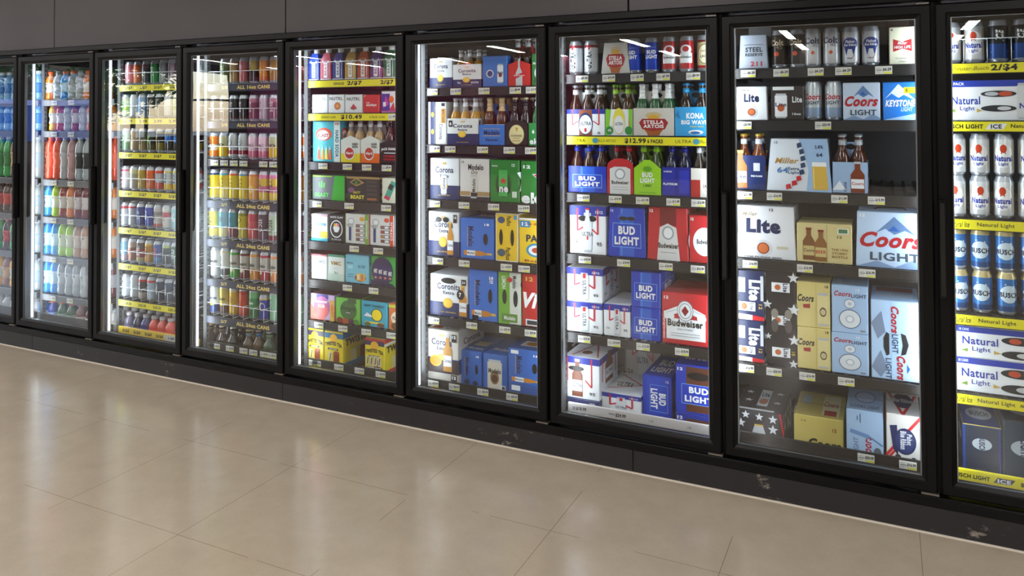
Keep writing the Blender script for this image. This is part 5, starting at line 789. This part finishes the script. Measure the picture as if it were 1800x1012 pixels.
# posts with their light strips
pb = MB(); pb.box(-.03, .03, .045, .083, .11, 1.93, DARK, .003); pb.box(-.006, .006, .03, .045, .11, 1.93, M('#0c0b0c', .6)); PME = pb.mesh('door_post')
lb_ = MB(); lb_.box(-.029, -.020, .092, .104, .17, 1.90, led_mat(), .002); lb_.box(.020, .029, .092, .104, .17, 1.90, led_mat(), .002); LME = lb_.mesh('led_strip')
cb_ = MB(); cb_.box(-.02, .02, .083, .115, .15, 1.92, M('#b4b8ba', .35, .6), .002); CME = cb_.mesh('light_channel')
ub = MB(); ub.box(-.012, .012, .175, .2, .1, 1.93, M('#6d7072', .4, .5))
for i in range(60): ub.box(-.0125, .0125, .182, .190, .14+.03*i, .152+.03*i, M('#15151a', .6))
UME = ub.mesh('shelf_upright')
for d in range(1, 11):
    o = link('door_post', PME, None, (MUL[d], 0, 0))
    ends = 'left of the first door' if d == 1 else 'right of the last door' if d == 10 else 'between the %s and %s doors' % (DOORN[d-1], DOORN[d])
    tag(o, 'dark cooler post '+ends, 'post')
    o = link('led_light', CME, None, (MUL[d], 0, 0)); link('led_strip', LME, o); tag(o, 'vertical white strip light '+ends, 'light')
    o = link('shelf_upright', UME, None, (MUL[d], 0, 0)); tag(o, 'slotted grey shelf upright '+ends, 'shelf support')
    for sx in (-1, 1):
        if (d == 1 and sx < 0) or (d == 10 and sx > 0): continue
        dirv = Vector((.62*sx, .78, 0)).normalized(); zc = -dirv; yc = Vector((0, 0, 1)); xc = yc.cross(zc)
        a = area('cooler_light', (0, 0, 0), .03, 1.68, LEDW, (0, 0, 0), (.86, .93, 1)); a.matrix_world = Matrix.Translation((MUL[d]+sx*.034, .125, 1.04)) @ Matrix((xc, yc, zc)).transposed().to_4x4()

# ------------------------------------------------------------------ shelves with rails, tags and strips
RAIL = M('#191617', .45)
tb = MB(); tb.box(-.03, .03, -.0012, 0, -.015, .015, M('#e4e2dc', .5)); TAGB = None
def tag_mesh(price):
    t = MB(); t.box(-.03, .03, -.0014, 0, -.0155, .0155, M('#dfddd8', .5))
    draw(t, .06, .031, lambda u, v, o: (u-.03, -.0014-o, v-.0155), [('r', .5, .04, .98, .28, '#d8d84a'), ('t', price, .7, .58, .5, .42, 'k', {'b': .05}), ('l', .06, .72, .34, .72, .03, 'S'), ('l', .06, .5, .4, .5, .05, '#6a6a6a'), ('l', .06, .28, .3, .28, .03, 'S')], base=.0002)
    return t.mesh('price_tag')
TAGS = {p: tag_mesh('$'+p) for p in ('16.99', '20.99', '6.29', '11.99', '15.99', '9.99', '10.99', '7.99', '13.99', '14.99', '12.99', '18.99', '1.89', '2.29', '24.99')}
def rail_frame(x0, z):  return lambda u, v, o: (x0+u, SHY-.0105-o, z+v)
CURV = {}
def shelf(d, s, tags=(), strip=None, guard=None, low=False, rail=None, first_px=None):
    z = SHELF[d][s]; x0, x1 = MUL[d]+.034, MUL[d+1]-.034; W = x1-x0; ld = len(SHELF[d])-1; bot = s == ld
    mb = MB(); n = 16
    for i in range(n): 
        xx = x0+.006+(W-.024)*i/(n-1); mb.box(xx, xx+.012, SHY, CB-.06, z-.008, z, M('#1d1a1b', .5))
    for yy in (.25, .5, .75, CB-.07): mb.box(x0, x1, yy, yy+.012, z-.016, z-.008, M('#1d1a1b', .5))
    mb.box(x0, x0+.006, SHY, CB-.06, z-.03, z, RAIL); mb.box(x1-.006, x1, SHY, CB-.06, z-.03, z, RAIL)
    o = link('cooler_shelf', mb.mesh('cooler_shelf'))
    tag(o, 'dark slatted %s shelf behind %s door' % (shn(d, s), DOORN[d]), 'shelf')
    zt, zb = (z, z-.042) if not bot else (.186, .142)
    rm = M(rail, .4) if rail else RAIL
    rb = MB(); rb.box(x0-.004, x1+.004, SHY-.01, SHY, zb, zt, rm, .002)
    if not rail: rb.box(x0-.004, x1+.004, SHY-.013, SHY-.01, zt-.006, zt, RAIL); rb.box(x0-.004, x1+.004, SHY-.013, SHY-.01, zb, zb+.006, RAIL)
    link('price_rail', rb.mesh('price_rail'), o)
    for i, (px, price) in enumerate(tags):
        X = at(px, 400, SHY-.012)[0]; X = min(max(X, x0+.035), x1-.035)
        link('price_tag', TAGS[price], o, (X, SHY-.0135, (zt+zb)/2))
    if strip:
        col, txts = strip; sb_ = MB(); H = .036; sb_.box(x0, x1, SHY-.0145, SHY-.013, (zt+zb)/2-H/2, (zt+zb)/2+H/2, M(col, .4))
        draw(sb_, W, H, lambda u, v, q: (x0+u, SHY-.0145-q, (zt+zb)/2-H/2+v), txts, base=.0003); link('price_strip', sb_.mesh('price_strip'), o)
    if guard:
        n_, X0, p, hh = guard; g = MB(); wm = M('#e4e8ec', .3, .3)
        g.tube((x0, SHY-.004, z+hh), (x1, SHY-.004, z+hh), .0017, wm)
        for i in range(n_+1):
            X = X0+p*(i-.5)
            if x0 < X < x1: g.tube((X, SHY-.004, z), (X, SHY-.004, z+hh), .0014, wm, 6); g.tube((X, SHY-.004, z+hh), (X, SHY+.4, z+hh), .0014, wm, 6); g.tube((X, SHY-.004, z+.004), (X, SHY+.4, z+.004), .0014, wm, 6)  # upright wires double as the LED highlights down the cans
        link('wire_guard_and_glints', g.mesh('wire_guard_and_glints'), o)
    return o
YEL = '#ece21a'
def T(s, c, w, col='k', h=.62, b=.04, sh=0.): return ('t', s, c, .5, w, h, col, {'b': b, 's': sh})
def cx(px, d, Y=None): return at(px, 300, Y if Y else FY+.034)[0]

# ---- ninth bay (right edge)
shelf(9, 0, strip=(YEL, [T('Anheuser-Busch', .12, .2, '#6a6418', .4, .0, .3), T('2/$4', .29, .12, h=.75), T('16oz CANS', .44, .1, h=.5), T('Anheuser-Busch', .62, .2, '#6a6418', .4, .0, .3), T('2/$4', .82, .12, h=.75)]), guard=(8, cx(1675, 9), .076, .09))
shelf(9, 1, strip=(YEL, [T('BUSCH LIGHT', .1, .18, h=.45), ('p', [(.2, .2), (.22, .8), (.3, .8), (.28, .2)], 'w'), T('ICE', .25, .05, '#2a2a30', .45), T('Natural Light', .4, .17, h=.5, b=.02), T('BUSCH LIGHT', .65, .18, h=.45), T('ICE', .8, .06, h=.5)]))
shelf(9, 2, strip=(YEL, [T('Natural Ice', .07, .1, h=.6, b=.01, sh=.3), T('Natural Light', .24, .17, h=.5, b=.01), T('Natty', .4, .05, h=.4, sh=.3), T('DADDY', .46, .09, h=.5), T('Natural Light', .7, .17, h=.5, b=.01)]))
shelf(9, 3, strip=(YEL, [T('Natural Ice', .07, .1, h=.6, b=.01, sh=.3), T('Natural Light', .24, .17, h=.5, b=.01), T('Natty', .39, .05, h=.4, sh=.3), T('DADDY', .45, .09, h=.5), T('Natural Light', .7, .17, h=.5, b=.01)]))
shelf(9, 4, strip=(YEL, [T('Natural Ice', .07, .1, h=.6, b=.01, sh=.3), T('Natural Light', .23, .17, h=.5, b=.01), T('Natty', .36, .05, h=.4, sh=.3), T('DADDY', .42, .09, h=.5), T('Natural Light', .7, .17, h=.5, b=.01)]))
shelf(9, 5, rail=YEL, strip=(YEL, [T('BUSCH LIGHT', .11, .17, h=.42), ('p', [(.21, .25), (.23, .8), (.31, .8), (.29, .25)], '#3a3438'), T('ICE', .26, .06, 'w', .4), T('BUSCH LIGHT', .42, .17, h=.42), T('ICE', .6, .06, h=.5)]))
row(9, 0, cx(1675, 9), .077, ['nat', 'nat', 'natice', 'natice', 'natice', 'natice'], rows=1)
zz = carton(9, 1, 1664, 1812, 141, 'nat18s', xw=.44); 
row(9, 2, cx(1680, 9), .0775, ['nat']*7, rows=1); row(9, 2, cx(1681, 9), .0775, ['nat']*7, rows=1, dz=.158)
row(9, 3, cx(1682, 9), .0775, ['busch']*7, rows=1); row(9, 3, cx(1680, 9), .0775, ['busch']*7, rows=1, dz=.158)
z1 = carton(9, 4, 1680, 1812, 633, 'nat18', xw=.40); carton(9, 4, 1681, 1812, 578, 'nat18', xw=.40, on=z1)
carton(9, 5, 1692, 1760, 748, 'busch', yo=.06); carton(9, 5, 1763, 1840, 742, 'buschl', yo=.06, xw=.19)

# ---- eighth bay
shelf(8, 0, [(1318, '6.29'), (1376, '6.29'), (1437, '6.29'), (1486, '6.29'), (1557, '6.29')]); shelf(8, 1, [(1307, '20.99'), (1449, '20.99')])
shelf(8, 2, [(1306, '11.99'), (1362, '16.99'), (1476, '11.99'), (1541, '15.99')]); shelf(8, 3, [(1318, '16.99'), (1414, '16.99'), (1523, '16.99')])
shelf(8, 4, [(1310, '16.99'), (1358, '20.99'), (1416, '16.99'), (1484, '16.99')]); shelf(8, 5, [(1517, '20.99'), (1590, '16.99')])
z1 = carton(8, 0, 1298, 1350, 61, 'steel'); carton(8, 0, 1313, 1358, 55, 'steelb', yo=.17, H=.19)
row(8, 0, cx(1373, 8), .0695, ['coltb', 'coltb']); row(8, 0, cx(1431, 8), .0725, ['colts', 'colts', 'pbr', 'pbr'])
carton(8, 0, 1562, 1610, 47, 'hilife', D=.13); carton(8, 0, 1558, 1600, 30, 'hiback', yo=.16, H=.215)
carton(8, 1, 1293, 1349, 152, 'lite6'); carton(8, 1, 1355, 1413, 151, 'litebr'); row(8, 1, cx(1431, 8), .0775, ['clcan', 'clcan'], rows=3)
carton(8, 1, 1481, 1547, 145, 'clb'); carton(8, 1, 1551, 1614, 144, 'keys')
sixpack(8, 2, 1290, 1346, 273, 'litec', 'b_lite', n=2, D=.19); carton(8, 2, 1346, 1462, 244, 'm64'); sixpack(8, 2, 1463, 1525, 285, 'clc', 'b_cl', n=2, D=.19)
carton(8, 3, 1289, 1399, 362, 'lite12'); carton(8, 3, 1400, 1498, 393, 'coorsb'); carton(8, 3, 1503, 1616, 373, 'cl12', xw=.255)
z1 = carton(8, 4, 1291, 1343, 562, 'litenv'); carton(8, 4, 1291, 1343, 475, 'litenv', on=z1)
carton(8, 4, 1345, 1399, 477, 'litest'); z1 = carton(8, 4, 1401, 1460, 576, 'banq'); carton(8, 4, 1400, 1459, 496, 'banq', on=z1)
z1 = carton(8, 4, 1461, 1527, 586, 'clsil'); carton(8, 4, 1461, 1526, 502, 'clsil', on=z1); carton(8, 4, 1530, 1616, 529, 'clbig')
carton(8, 5, 1292, 1378, 722, 'litestar', yo=.10); carton(8, 5, 1395, 1483, 733, 'banqbig', yo=.10); carton(8, 5, 1487, 1553, 722, 'clcat', yo=.06); carton(8, 5, 1557, 1618, 729, 'pbr', yo=.05)

# ---- seventh bay
shelf(7, 0, [(1025, '9.99'), (1072, '10.99'), (1122, '7.99'), (1168, '7.99'), (1221, '9.99')])
shelf(7, 1, strip=(YEL, [T('ULTRA', .08, .1, '#4a4a20', .4, .0), T('STELLA ARTOIS', .27, .14, '#6a6a20', .35, 0), T('$12.99', .47, .14, h=.7), T('6 PACKS', .6, .1, h=.5), T('ULTRA', .78, .1, '#4a4a20', .4, 0), ('e', .2, .5, .02, .35, '#4a9ab0'), ('e', .86, .5, .02, .35, '#4a9ab0'), T('STELLA ARTOIS', .93, .1, '#6a6a20', .35, 0)]))
shelf(7, 2, [(1026, '10.99'), (1082, '10.99'), (1130, '11.99'), (1184, '11.99'), (1228, '12.99')]); shelf(7, 3, [(1028, '18.99'), (1096, '18.99'), (1170, '18.99'), (1226, '16.99')])
shelf(7, 4, [(1026, '18.99'), (1078, '14.99'), (1129, '12.99'), (1197, '18.99')])
shelf(7, 5, rail='#cfc9ca', strip=('#cfc9ca', [T('$18.99', .09, .07, h=.5), T('$24.99', .36, .07, h=.5), ('l', .03, .5, .05, .5, .02, 'S'), ('l', .28, .55, .32, .55, .01, 'S'), T('1.99', .56, .03, 'S', .3), T('1.99', .8, .03, 'S', .3)]))
row(7, 0, cx(1014, 7), .0755, ['ultra', 'ultra']); carton(7, 0, 1056, 1107, 74, 'stella4')
row(7, 0, cx(1118, 7), .0785, ['bl', 'bl', 'bud', 'bud', 'lager'], jit=.4)
sixpack(7, 1, 996, 1063, 192, 'ultrac', 'b_ultra'); sixpack(7, 1, 1064, 1112, 192, 'ultral', 'b_ultral', n=2, D=.185); sixpack(7, 1, 1113, 1185, 190, 'stellac', 'b_stella'); sixpack(7, 1, 1186, 1246, 188, 'kona', 'b_kona', n=2, D=.19)
sixpack(7, 2, 999, 1066, 292, 'blc', 'b_bl'); sixpack(7, 2, 1067, 1113, 292, 'budc', 'b_bud', n=2, D=.185, gable='arch'); sixpack(7, 2, 1114, 1162, 296, 'limec', 'b_lime', n=2, D=.185, gable='tall'); sixpack(7, 2, 1163, 1213, 294, 'platc', 'b_plat', n=2, D=.185, gable=None); sixpack(7, 2, 1214, 1256, 296, 'lagc', 'b_lag', n=2, D=.17)
carton(7, 3, 1001, 1065, 362, 'ultra12'); carton(7, 3, 1068, 1135, 365, 'bl12'); carton(7, 3, 1137, 1210, 365, 'bud12'); carton(7, 3, 1211, 1256, 379, 'bud12s')
z1 = carton(7, 4, 996, 1059, 531, 'ultrab'); carton(7, 4, 996, 1059, 471, 'ultrab', on=z1); carton(7, 4, 1061, 1108, 535, 'ultrab2')
z1 = carton(7, 4, 1109, 1161, 541, 'bl8'); carton(7, 4, 1109, 1161, 478, 'bl8', on=z1); carton(7, 4, 1163, 1250, 516, 'budbig', xw=.2)
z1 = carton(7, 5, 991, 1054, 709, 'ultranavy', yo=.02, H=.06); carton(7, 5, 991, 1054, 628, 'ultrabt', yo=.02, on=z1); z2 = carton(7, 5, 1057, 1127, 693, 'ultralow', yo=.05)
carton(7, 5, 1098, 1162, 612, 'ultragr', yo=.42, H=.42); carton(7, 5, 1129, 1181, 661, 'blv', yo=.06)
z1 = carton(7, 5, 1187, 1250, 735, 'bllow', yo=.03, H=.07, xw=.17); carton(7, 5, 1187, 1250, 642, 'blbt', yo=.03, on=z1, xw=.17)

# ---- sixth bay
shelf(6, 0, [(760, '14.99'), (802, '11.99'), (852, '10.99'), (907, '9.99'), (936, '12.99')]); shelf(6, 1, [(765, '9.99'), (792, '11.99'), (849, '10.99'), (896, '10.99'), (934, '10.99')])
shelf(6, 2, [(765, '16.99'), (816, '16.99'), (868, '18.99'), (921, '18.99')]); shelf(6, 3, [(770, '20.99'), (816, '20.99'), (890, '18.99'), (921, '18.99')])
shelf(6, 4, [(763, '20.99'), (829, '20.99'), (887, '20.99'), (932, '20.99')]); shelf(6, 5, [(742, '20.99'), (798, '20.99'), (848, '20.99'), (899, '20.99')])
carton(6, 0, 755, 795, 102, 'corc'); sixpack(6, 0, 796, 846, 113, 'coroc', 'b_corm'); carton(6, 0, 848, 892, 98, 'modb'); sixpack(6, 0, 893, 932, 113, 'redc', 'b_red', n=2, D=.18, gable='peak'); carton(6, 0, 934, 960, 94, 'hkg')
carton(6, 1, 752, 764, 179, 'corvn'); carton(6, 1, 765, 785, 179, 'corv'); sixpack(6, 1, 786, 841, 208, 'corcar', 'b_cor'); sixpack(6, 1, 842, 887, 219, 'modcar', 'b_mod', n=2, D=.18); sixpack(6, 1, 888, 928, 221, 'guin', 'b_gui', n=2, D=.18, gable='arch'); sixpack(6, 1, 929, 962, 216, 'hkc', 'b_hk', n=2, D=.15)
carton(6, 2, 756, 807, 278, 'cor12'); carton(6, 2, 808, 860, 279, 'oro'); carton(6, 2, 861, 913, 281, 'hk12'); carton(6, 2, 915, 965, 283, 'hkbig')
carton(6, 3, 753, 807, 372, 'cor18'); carton(6, 3, 809, 868, 384, 'mod18'); carton(6, 3, 871, 911, 375, 'pac'); carton(6, 3, 912, 962, 384, 'pac2')
carton(6, 4, 756, 822, 483, 'cor24'); carton(6, 4, 824, 874, 475, 'mod24'); carton(6, 4, 876, 916, 479, 'chel'); carton(6, 4, 917, 962, 482, 'vic')
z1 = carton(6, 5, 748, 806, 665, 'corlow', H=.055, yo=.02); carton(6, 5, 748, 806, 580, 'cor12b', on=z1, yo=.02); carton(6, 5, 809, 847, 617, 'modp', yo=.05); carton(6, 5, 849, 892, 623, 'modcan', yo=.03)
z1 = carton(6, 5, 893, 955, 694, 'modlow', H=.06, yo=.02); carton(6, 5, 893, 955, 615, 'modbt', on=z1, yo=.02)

# ---- fifth bay
shelf(5, 0, strip=(YEL, [T('SINGLES', .3, .1, '#5a5416', .4), T('2/$7', .45, .14, h=.7), T('2/$7', .75, .12, h=.7), T('SINGLES', .9, .1, '#5a5416', .4)]), guard=(9, cx(558, 5), .083, .1))
shelf(5, 1, [(692, '9.99')], strip=(YEL, [T('$10.49', .42, .2, h=.75), T('8 PACK CANS', .2, .14, '#8a8420', .35), T('8 PACK CANS', .66, .14, '#8a8420', .35)]))
shelf(5, 2, [(568, '15.99'), (611, '10.99'), (645, '10.99'), (680, '9.99')]); shelf(5, 3, [(558, '14.99'), (614, '13.99'), (679, '12.99')]); shelf(5, 4, [(623, '18.99'), (665, '18.99')])
shelf(5, 5, [(611, '18.99'), (657, '18.99')]); shelf(5, 6, [(561, '18.99'), (603, '16.99'), (644, '16.99'), (688, '15.99')]); shelf(5, 7, [(524, '16.99'), (557, '16.99'), (596, '16.99'), (632, '16.99'), (669, '18.99')])
x_ = cx(558, 5)
for i in range(8):
    o = spawn(PK[i], (x_+.0835*i, FY+.03, SHELF[5][0]+.001)); put(o, PK[i]['look'], 'carton', 5, 0)
for a in ((548, 576, 166, 'nutw'), (577, 605, 166, 'nuto'), (606, 637, 166, 'nutm'), (638, 668, 166, 'sun'), (670, 698, 160, 'purp')): carton(5, 1, *a)
carton(5, 2, 550, 598, 213, 'mtn'); sixpack(5, 2, 599, 633, 246, 'hsy', 'b_soda', n=2, D=.18, gable='peak'); sixpack(5, 2, 634, 667, 246, 'hso', 'b_soda', n=2, D=.18, gable='peak'); sixpack(5, 2, 668, 704, 252, 'jack', 'b_jack', n=2, D=.18, gable='peak')
carton(5, 3, 549, 606, 308, 'beast'); carton(5, 3, 609, 667, 310, 'nasty'); carton(5, 3, 671, 706, 313, 'creamc')
carton(5, 4, 547, 576, 376, 'surf'); carton(5, 4, 577, 606, 377, 'wclw'); carton(5, 4, 607, 648, 376, 'trg'); carton(5, 4, 650, 692, 378, 'tro'); carton(5, 4, 693, 712, 380, 'nutw')
carton(5, 5, 547, 575, 447, 'vmcr'); carton(5, 5, 576, 605, 448, 'vmcg'); carton(5, 5, 607, 648, 448, 'lblue'); carton(5, 5, 652, 700, 451, 'mike')
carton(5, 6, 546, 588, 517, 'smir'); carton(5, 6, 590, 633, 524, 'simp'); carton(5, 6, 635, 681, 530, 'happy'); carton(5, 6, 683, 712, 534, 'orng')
carton(5, 7, 538, 569, 577, 'twp', yo=.0); carton(5, 7, 570, 603, 582, 'twb', yo=.0); carton(5, 7, 641, 676, 595, 'twr', yo=.0)

# ---- fourth bay
PT = .0777
def s4(px): return cx(px, 4)
NAVY = '#1c2440'
rows4 = [(396, ['a1', 'a2', 'a3', 'a4', 'a5', 'a6', 'a1', 'a2']), (379, ['b1', 'b1', 'b1', 'b1', 'b2', 'b3', 'b2', 'b3', 'b3']), (378, ['c1', 'c2', 'c3', 'c3', 'c4', 'c4', 'c2', 'c1', 'c1']), (379, ['d1', 'd2', 'd3', 'd4', 'd5', 'd6', 'd6', 'd5', 'd5']),
         (378, ['e1', 'e2', 'e3', 'e4', 'e5', 'e6', 'e7', 'e7', 'e6']), (381, ['f1', 'f2', 'f3', 'f4', 'f5', 'f6', 'f7', 'f7', 'f7']), (380, ['g1', 'g2', 'g3', 'g4', 'g5', 'g6', 'g7', 'g7', 'g7'])]
for s, (px, ks) in enumerate(rows4):
    X0 = s4(px); ks = [k for i, k in enumerate(ks) if X0+PT*i < MUL[5]-.06]
    row(4, s, X0, PT, ks, rows=2, jit=.3, rz=-.25)
    if s == 2: shelf(4, s, [(377, '1.89'), (394, '1.89'), (411, '2.29'), (428, '2.29'), (463, '2.29'), (481, '2.29')], guard=(9, X0, PT, .075))
    else:
        oz = 'ALL 16oz CANS' if s < 2 else 'ALL 24oz CANS'; pr = '2/5' if s < 2 else '2/7'
        shelf(4, s, strip=(NAVY, [T(pr, .2, .07, '#e0c86a', .5), T(oz, .52, .36, '#e0c86a', .62, .05), T(pr, .86, .07, '#e0c86a', .5)]), guard=(9, X0, PT, .075))
shelf(4, 7, [(342, '2.29'), (362, '2.29'), (381, '2.29'), (405, '2.29'), (429, '2.29'), (446, '2.29'), (465, '2.29'), (479, '2.29')])
for px, k, yo in ((370, 'q1', .02), (391, 'q2', .02), (410, 'q3', .02), (438, 'q4', .02), (455, 'q5', .04), (474, 'q6', .04), (380, 'q1', .13), (402, 'q3', .13), (424, 'q3', .13), (448, 'q5', .15), (468, 'q6', .15)):
    Y = FY+.05+yo; o = spawn(KIT[k], (at(px, 600, Y)[0], Y, SHELF[4][7]+.001)); put(o, KIT[k]['look'], 'bottle', 4, 7, 1 if yo > .1 else 0)

# ---- third bay
rows3 = [(229, ['h1', 'h2', 'h3', 'h4', 'h5', 'h6', 'h6', 'h5']), (223, ['i1', 'i2', 'i3', 'i4', 'i4', 'i2', 'i1', 'i2']), (224, ['j1', 'j2', 'j3', 'j4', 'j5', 'j6', 'j6', 'j5']), (223, ['k1', 'k2', 'k3', 'k4', 'k5', 'k6', 'k6', 'k5']),
         (221, ['l1', 'l2', 'l3', 'l4', 'l5', 'l6', 'l7', 'l7']), (221, ['m1', 'm2', 'm3', 'm4', 'm5', 'm6', 'm7', 'm7']), (225, ['n1', 'n2', 'n3', 'n4', 'n5', 'n6', 'n7', 'n7'])]
for s, (px, ks) in enumerate(rows3):
    X0 = cx(px, 3); ks = [k for i, k in enumerate(ks) if X0+PT*i < MUL[4]-.06]
    row(3, s, X0, PT, ks, rows=2, jit=.3, rz=-.25)
    pr = '2.99' if s == 1 else '2/$5.50' if s == 6 else '2/$7'
    shelf(3, s, strip=(YEL, [T(pr, .12+.19*i, .1, '#3a3610', .55) for i in range(5)]), guard=(9, X0, PT, .075))
shelf(3, 7, rail='#d8b42a', strip=('#e8c83a', [T('2/$5', .1+.145*i, .09, h=.55, b=.05) for i in range(4)]+[('r', .6, 0, 1, 1, '#c8c4c6'), T('1.89', .68, .07, h=.4), T('1.89', .84, .05, 'dg', .4)]))
for i, k in enumerate(('t_clr', 't_clr', 't_pur', 't_dbl', 't_ind', 't_red', 't_red2', 't_red')):
    for rr in range(2):
        kk = k if rr == 0 else ('t_clr', 't_pur', 't_dbl', 't_ind', 't_ind', 't_red2', 't_red2', 't_grn')[i]
        Y = FY+.05+.085*rr; o = spawn(KIT[kk], (at(200+14.5*i, 570, FY+.05)[0]+.012*rr, Y, SHELF[3][7]+.001)); put(o, KIT[kk]['look'], 'bottle', 3, 7, rr)

# ---- second and first bays
rows2 = [(90, .95, ['s_org', 's_clr', 's_blue', 's_grey', 's_clr', 's_org', 's_org']), (96, 1.0, ['s_yel', 's_rw', 's_clr', 's_dred', 's_clr', 's_org', 's_org']), (90, 1.5, ['s_cor', 's_cor', 's_clr', 's_pink', 's_blk', 's_blk', 's_pink', 's_cor']), (89, 1.15, ['s_blue', 's_lime', 's_dred', 's_org', 's_mar', 's_mar', 's_dred', 's_org']),
         (88, 1.2, ['s_blue', 's_blue', 's_lime', 's_lime', 's_peach', 's_peach', 's_org', 's_org']), (87, 1.22, ['s_blue', 's_blue', 's_grey', 's_grey', 's_grey', 's_clr', 's_mar', 's_mar'])]
for s, (px, hs, ks) in enumerate(rows2):
    X0 = cx(px, 2); ks = [k for i, k in enumerate(ks) if X0+.0775*i < MUL[3]-.06]; n0 = len(PENDING)
    row(2, s, X0, .0775, ks, rows=2, dep=.08)
    for p_ in PENDING[n0:]: p_[0].scale = (1, 1, hs)
    shelf(2, s, [(94+30*i, '2.29') for i in range(2)], rail='#55565a')
shelf(2, 6, rail='#2b2627')
for rr in range(3):
    for i, k in enumerate((('s_blue', 's_navy', 's_dgr', 's_dgr', 's_mar', 's_mar', 's_mar'), ('s_grey', 's_navy', 's_navy', 's_dgr', 's_mar', 's_mar', 's_mar'), ('s_clr', 's_dred', 's_navy', 's_navy', 's_dred', 's_mar', 's_dred'))[rr]):
        Y = FY+.06+.1*rr; o = spawn(KIT[k], (at(78+16.5*i, 560, FY+.06)[0]+.01*rr, Y, SHELF[2][6]+.001)); put(o, KIT[k]['look'], 'bottle', 2, 6, rr)
rows1 = [['s_sodab']*8, ['s_sodab']*8, ['s_sodag', 's_sodag', 's_sodag', 's_sodag', 's_sodao', 's_sodag', 's_sodag', 's_sodac'], ['s_sodar']*7+['s_sodac'], ['s_sodac', 's_sodar', 's_sodag', 's_sodar', 's_sodag', 's_sodag', 's_sodac', 's_sodac'], ['s_sodao', 's_sodao', 's_yel', 's_sodao', 's_yel', 's_yel', 's_sodac', 's_sodac'], ['s_sodac', 's_clr', 's_clr', 's_clr', 's_sodac', 's_clr', 's_sodac', 's_clr']]  # top two rows: blue glass reflection painted in as bottle colour
for s, ks in enumerate(rows1):
    n0 = len(PENDING); row(1, s, MUL[1]+.09, .08, ks, rows=1)
    for p_ in PENDING[n0:]: p_[0].scale = (1, 1, (1, 1, 1.45, 1.1, 1.1, 1.1, 1)[s])
    shelf(1, s, [], rail='#55565a' if s < 6 else None)

# ------------------------------------------------------------------ labels that single each thing out
from collections import defaultdict
G = defaultdict(list)
for p_ in PENDING: G[p_[1:5]].append(p_)
def zlev(items):
    zs = sorted({round(i[7], 2) for i in items}); lv = []
    for z in zs:
        if not lv or z-lv[-1] > .03: lv.append(z)
    return lv
for (look, cat, d, s), items in G.items():
    lv = zlev(items); sub = defaultdict(list)
    for it in items:
        li = max(range(len(lv)), key=lambda k: -abs(lv[k]-it[7])); sub[(it[5], li)].append(it)
    for (rw, li), its in sub.items():
        its.sort(key=lambda i: i[6]); n = len(its)
        pre = ('upper ' if li else 'lower ') if len(lv) > 1 else ''
        if rw == 1: pre = 'second-row '+pre
        if rw == 2: pre = 'third-row '+pre
        for i, it in enumerate(its):
            where = ' on %s shelf behind %s door' % (shn(d, s), DOORN[d])
            if n == 1: lab = pre+look+where
            elif i == n-1: lab = pre+look+', rightmost'+where
            else: lab = pre+look+', '+('leftmost' if i == 0 else ORD[i]+' from left')+where
            tag(it[0], lab, cat)
            if n > 1: it[0]['group'] = '%s on the %s shelf behind the %s door' % (look, shn(d, s), DOORN[d])
print('objects', len(bpy.data.objects), 'items', len(PENDING))
